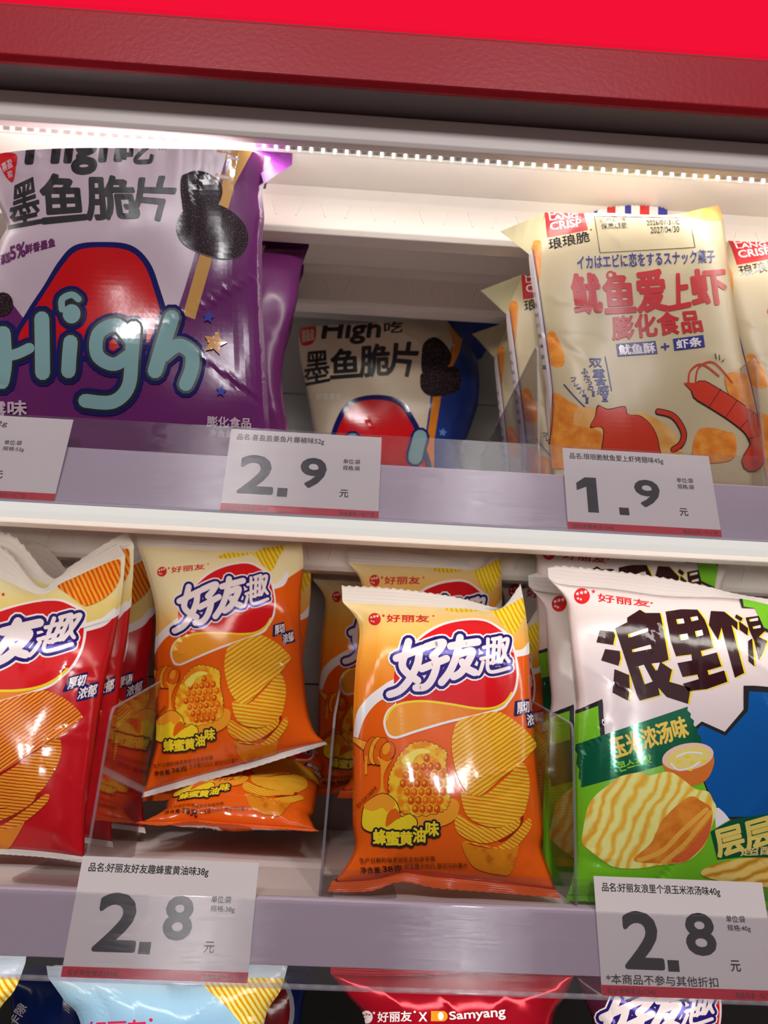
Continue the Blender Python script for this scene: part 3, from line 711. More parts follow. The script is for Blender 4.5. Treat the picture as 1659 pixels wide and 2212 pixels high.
# the upright one left of the divider: same print, its lower edge folded up towards the right
_s = np.array([[809.4, 1337.5, 1], [1111.8, 1515.2, 1], [808, 1807.7, 1]]); _b = np.linalg.solve(_s, np.array([[350, 1235], [590, 1350], [356, 1611]], float))
JB_T = [(297, 1180), (390, 1184), (480, 1188), (560, 1184), (652, 1172)]; JB_B = [(309, 1712), (420, 1678), (530, 1648), (620, 1622), (702, 1602)]
jb_body = Sheet(JB_T, JB_B, [(297, 1180), (324, 1262), (337, 1330), (334, 1420), (338, 1524), (340, 1592), (328, 1645), (309, 1712)], [(652, 1172), (655, 1220), (649, 1310), (653, 1410), (663, 1524), (679, 1580), (702, 1602)])
make_bag('potato_chip_bag', 'orange honey crisp bag standing upright on a lying one, left of the middle divider', 'orange honey crisp bags', Frame(np.array([at_y(500, 1690, 138)[0], 138, -52]), 3), jb_body, art_honey(_b),
         film((224, 92, 18)), film((222, 92, 22)), (20, 18), (42, 62), 8, seal_pair(JB_T, [(296, 1150), (390, 1152), (480, 1158), (560, 1156), (656, 1150)], JB_B, [(306, 1724), (420, 1694), (530, 1664), (620, 1636), (707, 1608)], FOIL, FOIL))

# ---------------------------------------------------------------- red bag
def haoyou_other(A, base_dst, upper, c1, c2, c3, ct, ink=None, comb=False):
    src = [(1117.6, 1451), (1000, 1338), (1112, 1515)]
    A.crop(740, 1260, 3.456).affine(src, base_dst); band(A, upper)
    haoyou_logo(A, film((222, 130, 30))); badge(A)
    M = A.M; A.crop(740, 1540, 3.456); A.M = M; haoyou_chips(A, c1, c2, c3)
    return M
def art_red():
    A = Art()
    haoyou_other(A, [(178, 1396), (61, 1301), (149, 1462)], film_grad('print_red_upper', 1, [(1240, (234, 226, 196)), (1300, (226, 206, 130)), (1360, (220, 196, 110))]), CHIPR, CHIPR2, CHIPR2, CHIPRT)
    A.crop(0, 1130, 4.879)
    A.spl([(610, 665), (760, 590), (1000, 480), (1245, 385), (1268, 470), (1258, 600), (1180, 730), (1060, 820), (930, 875), (860, 860), (740, 770)], CHIPRT)
    A.spl([(860, 1075), (1000, 1030), (1180, 960), (1290, 840), (1300, 900), (1200, 1000), (1000, 1070), (860, 1110)], RIM)
    A.crop(0, 0, 1); brand_mark(A, -118, 1274, 13, BRED, CREAM); A.text('好丽友', (-92, 1264, 0, 1282), BRED, .04); A.ell(7, 1285, 3, 3, BRED)
    return A
RD_T = [(-172, 1205), (-60, 1228), (10, 1252), (84, 1284), (128, 1264), (200, 1226), (271, 1200)]
RD_B = [(-182, 1832), (-90, 1830), (0, 1832), (100, 1840), (182, 1851)]
rd_body = Sheet(RD_T, RD_B, [(-172, 1205), (-150, 1300), (-160, 1500), (-165, 1700), (-182, 1832)],
                [(271, 1200), (266, 1260), (256, 1330), (244, 1400), (226, 1480), (200, 1640), (186, 1747), (182, 1851)])
rd_seals = seal_pair(RD_T, [(-176, 1168), (-60, 1172), (10, 1182), (84, 1268), (128, 1244), (190, 1208), (254, 1172)], RD_B, [(-184, 1846), (-90, 1844), (0, 1846), (100, 1853), (184, 1865)], FOIL, FOIL)
redb = make_bag('potato_chip_bag', 'red crisp bag with cream top, frontmost at the left edge of the photo', 'red crisp bags', Frame(at_z(20, 1872, -98)+np.array([0, -2, 0]), 17), rd_body, art_red(),
                film((188, 20, 30), .2), film((180, 22, 30)), (20, 18), (44, 66), 11, rd_seals)

# ---------------------------------------------------------------- white corn soup bag
BRN = film((48, 18, 24)); GRN = film((112, 184, 36), .2); DGR = film((14, 96, 66), .12, .3); BLU = film((22, 104, 190), .12, .4)
def art_corn():
    A = Art(); A.crop(1180, 1200, 3.463)
    brand_mark(A, 267, 303, 60, BRED, WHT); A.text('好丽友', [(385, 283), (770, 340), (775, 385), (390, 345)], BRED, .05); A.ell(788, 356, 9, 7, BRED)
    solid = [[(400, 560), (505, 570), (515, 600), (500, 670), (375, 650)], [(440, 700), (550, 715), (555, 770), (540, 825), (410, 785)], [(510, 850), (620, 895), (625, 1000), (610, 1085), (495, 1025)],
             [(515, 545), (605, 500), (605, 465), (700, 405), (740, 430), (850, 430), (870, 520), (915, 780), (862, 802), (940, 855), (920, 945), (1080, 990), (1060, 1110), (900, 1058), (838, 990), (850, 1045), (700, 1085), (680, 1050)],
             [(890, 420), (1010, 402), (1130, 405), (1185, 480), (1215, 560), (1250, 690), (1155, 715), (1165, 755), (1275, 725), (1310, 830), (1205, 860), (1215, 895), (1330, 860), (1355, 945), (1200, 1000), (1060, 1015), (1020, 960), (1140, 925), (1130, 890), (1020, 910), (980, 805), (1090, 785), (1085, 740), (970, 755), (930, 640)],
             [(1230, 415), (1330, 420), (1430, 500), (1430, 560), (1385, 520), (1480, 880), (1410, 915), (1310, 540), (1285, 635), (1215, 520)],
             [(1440, 490), (1510, 545), (1505, 600), (1445, 555)], [(1420, 440), (1470, 470), (1455, 495), (1410, 465)], [(1508, 640), (1540, 620), (1556, 830), (1512, 792)],
             [(1490, 465), (1595, 450), (1640, 560), (1590, 610), (1650, 640), (1625, 720), (1590, 785), (1555, 640), (1520, 565)]]
    holes = [[(610, 590), (750, 545), (755, 570), (615, 615)], [(640, 705), (770, 670), (778, 700), (645, 725)], [(690, 830), (720, 820), (790, 945), (735, 965)], [(785, 810), (840, 805), (820, 865)],
             [(970, 480), (1015, 475), (1025, 510), (980, 515)], [(1075, 465), (1120, 458), (1130, 485), (1085, 495)], [(995, 595), (1045, 588), (1055, 630), (1005, 640)], [(1110, 570), (1155, 560), (1165, 600), (1120, 612)],
             [(1515, 480), (1570, 470), (1575, 490), (1520, 498)], [(1540, 535), (1590, 525), (1594, 545), (1545, 552)]]
    A.together(lambda: [A.poly([(x+15, y+3) for x, y in p], YEL) for p in solid])
    A.together(lambda: [A.poly(p, BRN) for p in solid])
    for p in holes: A.poly(p, YEL); A.poly([(x+9+(p[1][0]-x)*.06, y-2) for x, y in p], WHT)
    A.poly([(1435, 290), (1560, 300), (1750, 420), (1750, 620), (1620, 560), (1580, 400), (1460, 395)], BLK); A.poly([(1462, 298), (1560, 308), (1750, 430), (1750, 600), (1625, 540), (1560, 400), (1475, 385)], GRN)
    A.crop(1160, 1500, 3.3246)
    A.poly([(200, 100), (285, 115), (470, 35), (488, 290), (900, 300), (1300, 500), (1300, 860), (2000, 800), (2000, 1600), (100, 1600)], BLK)
    A.poly([(200, 130), (290, 140), (440, 85), (455, 300), (880, 320), (1270, 560), (1280, 880), (2000, 820), (2000, 1600), (100, 1600)], GRN)
    A.poly([(1128, 240), (1180, 196), (1345, 270), (1480, 110), (1480, -60), (1560, -60), (1800, -40), (2000, 100), (2000, 900), (1290, 900), (1180, 600)], BLK)
    A.poly([(1140, 262), (1180, 222), (1350, 300), (1510, 120), (1520, -20), (1800, 0), (2000, 120), (2000, 880), (1300, 880), (1190, 600)], BLU)
    A.poly([(1270, 820), (1300, 815), (1340, 850), (1380, 900), (1280, 960)], RIM)
    edge = [(285, 360), (1080, 90), (1078, 118), (1102, 140), (1098, 168), (1124, 190), (1120, 222), (1150, 250), (1148, 285), (1172, 300), (1180, 350), (900, 510), (320, 672), (322, 630), (304, 600), (308, 540), (288, 500), (296, 430), (280, 400)]
    A.poly(edge, DGR)
    A.text('玉米浓汤味', [(515, 322), (1052, 155), (1090, 300), (558, 468)], film((228, 196, 84)), .04)
    A.text('콘스프맛', [(575, 490), (812, 432), (826, 490), (592, 560)], film((130, 200, 60)), .04)
    A.spl([(898, 470), (930, 570), (1000, 630), (1110, 658), (1200, 625), (1252, 550), (1264, 450), (1170, 400), (1000, 420)], film((206, 112, 44)))
    A.ell(1080, 450, 186, 96, film((226, 190, 176)), -10); A.ell(1085, 455, 160, 76, film((222, 206, 120)), -10); A.strokes([[(960, 500), (1010, 545), (1100, 530), (1160, 490)], [(1000, 450), (1080, 420), (1180, 425)]], 12, RIM)
    for x, y in ((1015, 488), (1110, 488), (1195, 480), (1075, 446), (1095, 545)): A.ell(x, y, 18, 9, YEL)
    big = [(330, 1070), (338, 960), (370, 810), (430, 720), (520, 650), (600, 590), (740, 563), (800, 585), (940, 558), (1040, 610), (1130, 680), (1222, 700), (1258, 760), (1282, 830), (1240, 980), (1180, 1110), (1060, 1200), (900, 1220), (720, 1248), (560, 1240), (470, 1190), (380, 1120)]
    A.spl(big, film_chip('print_corn_puff', 66, 26, (226, 172, 58), (238, 198, 84), (248, 228, 140), dist=5))
    lay = film_spots('print_puff_layer', (222, 140, 50), (206, 116, 34), 2, .5)
    A.spl([(690, 1190), (820, 1060), (900, 900), (1080, 740), (1180, 770), (1250, 830), (1240, 960), (1150, 1120), (1030, 1205), (880, 1210)], lay)
    for q in ([(730, 1190), (900, 1120), (1040, 980), (1210, 830)], [(900, 1205), (1050, 1080), (1150, 960), (1240, 850)]): A.strokes([q], 34, film((236, 170, 70)))
    A.spl([(960, 1190), (1090, 1090), (1190, 960), (1245, 900), (1225, 1020), (1150, 1130), (1050, 1200)], film((206, 96, 50)))
    A.spl([(1180, 1260), (1400, 1185), (1700, 1170), (2000, 1170), (2000, 1400), (1300, 1330)], film_chip('print_corn_puff_low', 20, 24, (186, 130, 40), (216, 170, 70), (232, 200, 110), dist=4))
    A.poly([(1240, 985), (1390, 900), (1520, 880), (2000, 800), (2000, 1120), (1720, 1170), (1450, 1165), (1290, 1182)], DGR)
    A.text('层层浪', [(1255, 975), (1880, 800), (1900, 1020), (1300, 1170)], film((222, 200, 100)), .05); A.text('超酥', [(1460, 1108), (1720, 1085), (1722, 1148), (1452, 1160)], film((214, 190, 120)), .03)
    return A
CN_T = [(1185, 1250), (1215, 1262), (1324, 1272), (1440, 1287), (1596, 1294), (1712, 1322)]
CN_B = [(1226, 1932), (1400, 1938), (1560, 1942), (1735, 1946)]
cn_body = Sheet(CN_T, CN_B, [(1185, 1250), (1222, 1294), (1229, 1345), (1238, 1431), (1247, 1503), (1243, 1560), (1240, 1741), (1242, 1846), (1236, 1905), (1226, 1932)],
                [(1712, 1322), (1702, 1400), (1706, 1600), (1706, 1800), (1735, 1946)])
WSEAL = film((206, 198, 196), .28)
cn_seals = seal_pair(CN_T, [(1183, 1226), (1210, 1221), (1295, 1229), (1411, 1243), (1512, 1262), (1600, 1284), (1715, 1300)], CN_B, [(1221, 1946), (1400, 1953), (1560, 1957), (1740, 1962)], WSEAL, GRN, 30)
corn = make_bag('corn_snack_bag', 'white and green corn snack bag with brown title, frontmost at the right', 'white corn snack bags', Frame(at_y(1460, 1955, 13), 17), cn_body, art_corn(),
                film((220, 206, 206), .22), film((150, 190, 80)), (22, 18), (48, 66), 21, cn_seals)

# ---------------------------------------------------------------- squid crisp bags
SBLK = film((38, 37, 40), .34); PUR = film((100, 36, 96), .22); LIL = film((192, 172, 184), .3); GOLD = film((196, 150, 86)); TEAL = film((128, 166, 168)); SQRED = film((196, 20, 26), .16)
SQCH = film_spots('print_black_crisp', (40, 31, 35), (120, 92, 102), 34, .62, .14, .05, .14); BLUF = film((34, 56, 128)); CRM = film((208, 192, 168), .3); ORG = film((216, 128, 34))
def art_squid():
    A = Art()
    A.poly([(500, 300), (478, 375), (465, 440), (421, 549), (400, 620), (380, 680), (330, 720), (60, 700), (26, 655), (-10, 652), (-90, 640), (-90, 1060), (660, 1060), (660, 300)], PUR)
    A.poly([(513, 300), (487, 379), (481, 391), (472, 445), (432, 549), (412, 620), (395, 680), (421, 690), (441, 620), (458, 560), (493, 450), (503, 414), (506, 400), (560, 300)], GOLD)
    for x, y in ((470, 380), (492, 340), (474, 322)): A.poly([(x-4, y-6), (x+32, y), (x+28, y+10), (x-6, y+6)], GOLD); A.poly([(x, y-3), (x+26, y+2), (x+24, y+7), (x-2, y+3)], LIL)
    A.crop(0, 300, 3.95)
    A.text('High', [(262, -95), (1068, -130), (1012, 285), (212, 305)], SBLK, .05); A.text('吃', [(1052, -50), (1335, -70), (1300, 205), (1052, 215)], SBLK, .04); A.text('TM', [(1345, 76), (1420, 74), (1420, 94), (1345, 96)], SBLK)
    A.together(lambda: [A.text(t, q, SBLK, .018 if t == '墨' else .04) for t, q in (('墨', [(105, 415), (305, 320), (356, 718), (78, 768)]), ('鱼', [(340, 300), (700, 322), (735, 682), (368, 720)]), ('脆', [(742, 318), (1110, 325), (1200, 678), (742, 690)]), ('片', [(1130, 335), (1530, 322), (1412, 706), (1105, 640)]))])
    A.spl([(-60, 125), (135, 130), (135, 250), (112, 365), (60, 335), (0, 235), (-60, 160)], BRED); A.text('喜盈', [(10, 215), (100, 165), (112, 240), (30, 285)], LIL, .02); A.text('盈', [(58, 290), (108, 265), (112, 320), (75, 335)], LIL, .02)
    A.text('添加', [(5, 998), (82, 955), (92, 1048), (10, 1078)], PUR, .03); A.text('5%', [(85, 925), (215, 878), (218, 1000), (95, 1032)], PUR, .04); A.text('鲜香墨鱼', [(215, 905), (470, 845), (472, 918), (220, 985)], PUR, .03)
    A.crop(380, 300, 5.184)
    A.spl([(60, 430), (120, 390), (220, 358), (330, 375), (430, 430), (500, 500), (520, 580), (510, 650), (480, 720), (420, 780), (260, 830), (100, 830), (65, 700), (50, 560)], SQCH)
    A.spl([(60, 840), (150, 760), (300, 730), (480, 745), (640, 830), (750, 940), (800, 1050), (805, 1170), (760, 1270), (690, 1330), (560, 1355), (400, 1330), (230, 1270), (80, 1180), (10, 1060), (10, 950)], SBLK)
    A.spl([(64, 836), (152, 757), (300, 727), (480, 742), (640, 826), (750, 936), (800, 1046), (803, 1164), (756, 1262), (686, 1320), (560, 1345), (400, 1320), (230, 1258), (84, 1170), (16, 1056), (14, 950)], SQCH)
    A.crop(0, 600, 3.456)
    A.ell(20, 200, 80, 90, SQCH, 10)
    A.spl([(95, 480), (200, 260), (330, 60), (440, -120), (560, -240), (760, -265), (980, -240), (1120, -110), (1200, 100), (1270, 340), (1290, 480), (700, 620), (300, 560)], NAVY)
    A.spl([(140, 470), (240, 270), (365, 70), (470, -90), (580, -200), (760, -225), (960, -200), (1080, -90), (1160, 120), (1220, 340), (1230, 440), (700, 580), (320, 520)], SQRED)
    word = [[(30, 420), (40, 640), (20, 780)], [(60, 590), (140, 570), (225, 530)], [(318, 310), (322, 520), (324, 712)], [(532, 485), (522, 600), (516, 700)], [(468, 240), (470, 165), (540, 132), (590, 165)],
            [(1285, 300), (1220, 500), (1160, 700)], [(1215, 590), (1330, 510), (1430, 570), (1430, 690), (1388, 800)],
            [(985, 480), (880, 360), (740, 420), (730, 580), (850, 650), (960, 590)], [(1000, 380), (985, 600), (960, 820), (840, 930), (640, 920)]]
    wid = [112, 80, 112, 108, 50, 112, 104, 100, 104]
    for ex, m in ((92, NAVY), (40, SBLK), (0, TEAL)):
        for l, k in zip(word, wid): A.strokes([l], k+ex, m)
        A.ell(540, 275, 66+ex/2, 72+ex/2, m)
    A.star(1555, 297, 48, film((66, 72, 160)), -80, .5); A.star(1650, 850, 44, film((66, 72, 160)), -80, .5); A.star(1606, 490, 96, film((206, 150, 90)), -75, .48)
    for dx, dy in ((0, 0), (-12, -40), (-50, -10), (40, -18), (-26, 44), (26, 48), (8, -70)): A.ell(1604+dx, 490+dy, 6, 8, CRM)
    A.text('露味', [(-90, 930), (205, 920), (205, 1028), (-90, 1035)], LIL, .04)
    A.text('膨化食品', [(1545, 1035), (1870, 1052), (1870, 1125), (1545, 1112)], LIL, .03); A.text('净含量', [(1560, 1135), (1740, 1145), (1740, 1195), (1560, 1185)], LIL)
    return A
SQ_T = [(-45, 350), (0, 340), (35, 334), (101, 329), (215, 326), (420, 327), (515, 329), (550, 333), (585, 344)]
SQ_B = [(-60, 1030), (150, 1036), (400, 1044), (600, 1050)]
sq_body = Sheet(SQ_T, SQ_B, [(-45, 342), (-14, 420), (14, 485), (0, 520), (-18, 580), (-40, 720), (-50, 900), (-60, 1030)],
                [(585, 340), (573, 389), (567, 420), (571, 470), (567, 510), (566, 580), (568, 680), (578, 849), (583, 930), (600, 1050)])
PURL = film((124, 48, 138), .3)
sqf = Frame(at_z(270, 1020, 165)*np.array([1, 0, 1])+np.array([0, 30, 0]), -2.5)
SQ_ears = [('fold_flap', Sheet([(-42, 412), (100, 396), (420, 396), (574, 408)], SQ_T), lambda a: 13*np.sin(np.pi*a)**.5, -26, LIL, 0, 0, 0),
           ('folded_corner', Sheet([(550, 327), (600, 318), (632, 326)], [(570, 398), (600, 376), (631, 356)]), lambda a: 4-18*a, lambda a: 4-22*a, PURL, 0, 0, 0)]
squid = make_bag('squid_crisp_bag', 'large lilac and purple squid crisp bag, frontmost at the left of the middle shelf', None, sqf, sq_body, art_squid(), LIL, PUR, (19, 24), (54, 64), 31, SQ_ears, fold_top=.8)

def art_squid_blue():
    A = Art(); A.crop(560, 480, 2.676)
    A.poly([(1150, 540), (1500, 540), (1500, 1600), (960, 1600), (960, 1240), (990, 1010), (1080, 830), (1120, 690), (1100, 620)], BLUF)
    A.poly([(1130, 545), (1260, 560), (1170, 690), (1155, 760), (1112, 845), (1090, 835), (1122, 690), (1095, 620)], ORG); A.poly([(1005, 1000), (1052, 1000), (1012, 1260), (1012, 1500), (965, 1500), (968, 1260)], ORG)
    for x, y in ((1110, 570), (1080, 690)): A.poly([(x, y), (x+55, y+16), (x+48, y+32), (x-4, y+16)], CRM)
    A.text('High', [(378, 570), (708, 560), (690, 698), (358, 704)], SBLK, .05); A.text('吃', [(722, 580), (832, 572), (826, 636), (722, 642)], SBLK, .04)
    A.together(lambda: [A.text(t, q, SBLK, .018 if t == '墨' else .04) for t, q in (('墨', [(268, 752), (400, 742), (408, 918), (258, 948)]), ('鱼', [(418, 738), (570, 728), (582, 892), (412, 905)]), ('脆', [(586, 714), (748, 702), (756, 885), (582, 896)]), ('片', [(755, 700), (932, 694), (882, 896), (748, 868)]))])
    A.spl([(238, 615), (280, 600), (325, 602), (326, 670), (300, 706), (250, 712), (234, 670)], BRED); A.text('喜盈盈', [(246, 625), (318, 615), (318, 680), (250, 695)], CRM, .02)
    A.text('鲜香墨鱼', [(330, 990), (475, 988), (475, 1024), (330, 1028)], film((232, 224, 214)), .02)
    A.spl([(940, 745), (960, 690), (1010, 665), (1060, 690), (1105, 750), (1110, 790), (1080, 840), (950, 880)], SQCH); A.spl([(945, 870), (1040, 850), (1140, 840), (1168, 950), (1120, 990), (1000, 1008), (940, 970), (930, 910)], SQCH)
    A.spl([(400, 1300), (450, 1130), (530, 1030), (680, 998), (820, 1030), (890, 1120), (950, 1260), (960, 1500), (400, 1500)], NAVY); A.spl([(430, 1300), (480, 1140), (550, 1050), (680, 1026), (800, 1055), (865, 1140), (920, 1270), (930, 1500), (430, 1500)], SQRED)
    A.star(1060, 1215, 26, film((90, 140, 200)), -80, .5)
    for m, k in ((NAVY, 110), (TEAL, 80)): A.strokes([[(540, 1260), (560, 1360)], [(930, 1240), (900, 1360)]], k, m)
    return A
SB_T = [(648, 708), (720, 702), (803, 698), (890, 692), (967, 691)]
SB_B = [(700, 1026), (800, 1030), (905, 1034), (1000, 1034)]
sb_body = Sheet(SB_T, SB_B, [(648, 708), (645, 749), (657, 816), (672, 891), (684, 960), (700, 1026)], [(967, 691), (1000, 730), (1031, 779), (1034, 861), (1018, 920), (1000, 975), (1000, 1034)])
sb_ears = [('fold_flap', Sheet([(650, 730), (803, 724), (962, 716)], SB_T), lambda a: 14*np.sin(np.pi*a)**.5, -24, BLUF, 0, 0, 0),
           ('folded_corner', Sheet([(965, 691), (1030, 690), (1085, 696)], [(1000, 740), (1018, 776), (1040, 775)]), lambda a: 6-16*a, lambda a: 4-20*a, BLUF, 0, 0, 0)]
sqb = make_bag('squid_crisp_bag', 'cream and blue squid crisp bag standing against the back wall', None, Frame(at_z(840, 1020, 165)*np.array([0, 0, 1])+np.array([at_y(840, 900, 240)[0], 240, 0]), 1), sb_body, art_squid_blue(), CRM, BLUF, (26, 22), (46, 46), 37, sb_ears, fold_top=.8)

# purple squid bags queued behind
def art_side():
    A = Art(); A.poly([(300, 480), (595, 480), (545, 600), (480, 760), (300, 1000)], film((206, 184, 100))); return A
SP_T = [(330, 528), (480, 528), (600, 531), (667, 534)]; SP_B = [(360, 1016), (480, 1020), (625, 1024)]
sp_body = Sheet(SP_T, SP_B, [(330, 528), (345, 600), (340, 800), (360, 1016)], [(667, 534), (655, 566), (648, 600), (640, 660), (618, 740), (610, 830), (622, 930), (625, 1024)])
spf = Frame(np.array([at_y(480, 900, 95)[0], 95, 165]), 3)
side = make_bag('squid_crisp_bag', 'purple squid crisp bag with upright top seal, directly behind the lilac one', None, spf, sp_body, art_side(), PUR, PUR, (22, 18), (34, 44), 43,
                [('top_seal', Sheet([(330, 508), (480, 507), (600, 508), (669, 511)], SP_T), 0, -1, film((84, 22, 100)), 26, .35, 1)], )
copy_bag(side, 'darker purple squid crisp bag, rearmost of the purple ones', None, (655, 592), 168, 'tr', 2)

# ---------------------------------------------------------------- cream squid and prawn bags
LCR = film((192, 177, 142), .32); LRED = film((180, 32, 40), .32); LNAV = film((36, 46, 122), .32); PUFF = film_spots('print_orange_puff', (226, 150, 62), (206, 116, 40), 4, .5, .3, .15); PUFFL = film_spots('print_pale_puff', (224, 178, 110), (208, 146, 70), 3, .5, .3, .15); PRAWN = film((196, 58, 38), .32)
def art_prawn():
    A = Art(); A.crop(1060, 430, 2.7696)
    A.spl([(330, 830), (372, 788), (410, 850), (440, 940), (432, 1000), (360, 990)], PUFF); A.spl([(240, 290), (300, 255), (300, 400), (272, 570)], PUFF)
    A.spl([(1050, 105), (1180, 78), (1330, 30), (1400, 60), (1360, 134), (1200, 112)], PUFFL)
    A.poly([(322, 78), (553, 72), (583, 185), (338, 232)], LRED)
    A.text('LANG', [(345, 66), (520, 58), (524, 84), (348, 96)], WHT, .04); A.text('LANG.', [(350, 98), (536, 84), (540, 112), (354, 128)], WHT, .04); A.text('CRISP', [(354, 142), (540, 116), (546, 162), (360, 186)], WHT, .04)
    A.text('琅琅脆', [(342, 238), (584, 190), (594, 254), (350, 306)], BLK, .02); A.ell(600, 184, 5, 5, BLK)
    A.strokes([[(1160, 112), (620, 104), (654, 322), (1222, 290), (1200, 165), (1160, 112)]], 3.4, BLK, False)
    A.text('生产日期:', [(650, 114), (810, 112), (810, 132), (650, 138)], BLK); A.text('保质期至:', [(660, 146), (822, 140), (822, 174), (662, 182)], BLK); A.text('2026/07/31/C', [(930, 128), (1130, 124), (1132, 152), (934, 158)], BLK); A.text('2027/04/30', [(954, 168), (1126, 162), (1128, 198), (956, 206)], BLK)
    A.text('イカはエビに恋をするスナック菓子', [(514, 340), (1336, 302), (1342, 380), (520, 422)], LNAV, .022)
    A.together(lambda: [A.text(t, q, LRED, .05) for t, q in (('鱿', [(478, 455), (640, 448), (668, 676), (508, 686)]), ('鱼', [(668, 448), (845, 440), (866, 672), (690, 682)]), ('爱', [(866, 436), (1022, 426), (1056, 664), (886, 676)]), ('上', [(1070, 456), (1176, 446), (1192, 640), (1064, 666)]), ('虾', [(1184, 430), (1392, 414), (1420, 620), (1212, 642)]))])
    A.ell(716, 456, 26, 26, LRED); A.ell(716, 456, 12, 12, LCR)
    A.text('膨化食品', [(724, 706), (1240, 664), (1268, 792), (732, 844)], LRED, .045)
    A.poly([(750, 868), (985, 850), (998, 926), (760, 942)], LNAV); A.poly([(1088, 838), (1270, 814), (1280, 886), (1098, 908)], LNAV)
    A.text('鱿鱼酥', [(764, 876), (976, 860), (986, 920), (772, 934)], WHT, .04); A.text('虾条', [(1106, 846), (1254, 826), (1262, 880), (1112, 898)], WHT, .04); A.text('+', [(1016, 868), (1064, 862), (1068, 900), (1020, 906)], LNAV, .06)
    A.together(lambda: [A.text(t, q, LNAV, .03) for t, q in (('双', (588, 955, 664, 1006)), ('重', (610, 1018, 682, 1066)), ('食', (620, 1070, 692, 1114)), ('感', (636, 1116, 706, 1170)), ('！', (664, 1172, 702, 1212)), ('ふ', (540, 1014, 582, 1046)), ('た', (556, 1052, 594, 1084)), ('つ', (570, 1092, 606, 1112)), ('の', (580, 1118, 614, 1146)), ('！', (604, 1150, 624, 1180)), ('フ', (478, 1068, 512, 1092)), ('レ', (500, 1096, 526, 1120)), ('ー', (514, 1126, 540, 1138)), ('バ', (530, 1142, 562, 1164)), ('ー', (548, 1170, 572, 1182)), ('！', (566, 1188, 586, 1222)))])
    A.strokes([[(440, 1110), (500, 1180), (565, 1246)], [(684, 945), (704, 1045), (722, 1146)]], 6, LNAV)
    A.spl([(350, 1170), (400, 1165), (470, 1210), (530, 1250), (520, 1340), (440, 1360), (350, 1300)], PUFF); A.spl([(500, 1290), (540, 1250), (620, 1252), (700, 1290), (720, 1400), (600, 1420), (510, 1380)], PUFFL)
    A.spl([(340, 1330), (440, 1340), (540, 1360), (660, 1400), (700, 1560), (340, 1600)], PUFF); A.spl([(860, 1280), (980, 1310), (1080, 1380), (1125, 1480), (1120, 1560), (760, 1560), (800, 1400)], PUFFL)
    A.spl([(1398, 1070), (1470, 1036), (1545, 1080), (1600, 1200), (1590, 1300), (1450, 1220)], PUFF); A.spl([(1228, 1400), (1300, 1368), (1400, 1390), (1460, 1420), (1440, 1560), (1220, 1560)], PUFF)
    # plain food pictures: a squid tube and a cooked prawn tail
    for g, m in ((5, BLK), (0, PRAWN)):
        A.spl([(645-g, 1240-g), (700, 1262-g), (800, 1246-g), (816+g, 1288), (900, 1306-g), (965+g, 1370), (1000+g, 1470), (985+g, 1580), (688-g, 1580), (676-g, 1380), (600-g, 1364+g), (628-g, 1300)], m)
        A.strokes([[(1000, 1272), (1090, 1300), (1150, 1390), (1140, 1460), (1090, 1500)]], 28+2*g, m)
    A.strokes([[(1560, 1570), (1610, 1470), (1570, 1370), (1480, 1290), (1360, 1210), (1260, 1150)]], 130, BLK); A.strokes([[(1560, 1570), (1610, 1470), (1570, 1370), (1480, 1290), (1360, 1210), (1260, 1150)]], 120, PRAWN)
    A.poly([(1150, 1100), (1300, 1104), (1260, 1212)], PRAWN)
    for a, b in (((1300, 1250), (1372, 1140)), ((1400, 1310), (1470, 1206)), ((1490, 1370), (1570, 1280)), ((1530, 1440), (1640, 1400))): A.strokes([[a, b]], 4, BLK)
    A.strokes([[(1180, 1110), (1190, 1030), (1260, 990), (1360, 1060)], [(1220, 1112), (1240, 1010), (1330, 980), (1440, 1100)]], 9, PRAWN); A.strokes([[(1338, 928), (1344, 958)], [(1362, 936), (1364, 964)], [(1390, 964), (1378, 976)]], 5, BLK)
    # printed side column
    A.poly([(226, 322), (258, 306), (374, 1140), (350, 1520), (330, 1520), (340, 1150)], film((206, 196, 196))); A.strokes([[(256, 306), (374, 1140), (352, 1500)]], 4, LNAV)
    for i, t in enumerate('鱿鱼酥虾条净含量'): y = 560+i*62; A.text(t, (252+i*9, y, 276+i*9, y+26), LNAV)
    return A
PR_T = [(1176, 459), (1240, 461), (1313, 460), (1400, 464), (1460, 463), (1520, 450), (1552, 444)]
PR_B = [(1196, 1042), (1400, 1052), (1664, 1058)]
pr_body = Sheet(PR_T, PR_B, [(1176, 459), (1150, 520), (1144, 550), (1154, 647), (1172, 780), (1184, 900), (1190, 970), (1196, 1042)], [(1552, 444), (1563, 480), (1578, 605), (1602, 755), (1630, 890), (1646, 975), (1664, 1058)])
STRIPE = NT('print_stripes')
_uv = STRIPE.n('ShaderNodeUVMap'); _sp = STRIPE.n('ShaderNodeSeparateXYZ'); STRIPE.l(_uv.outputs[0], _sp.inputs[0])
_mr = STRIPE.n('ShaderNodeMapRange'); _mr.inputs[1].default_value = 12.80; _mr.inputs[2].default_value = 14.50; STRIPE.l(_sp.outputs[0], _mr.inputs[0])
_b, _w, _r = col((36, 46, 150)), col((228, 222, 222)), col((196, 34, 40))
_rp = STRIPE.ramp([(0, _b), (.06, _w), (.18, _r), (.29, _w), (.41, _b), (.49, _w), (.60, _r), (.72, _w), (.83, _b), (.95, _w)], 'CONSTANT'); STRIPE.l(_mr.outputs[0], _rp.inputs[0]); STRIPE.l(_rp.outputs[0], STRIPE.b.inputs['Base Color']); film_finish(STRIPE)
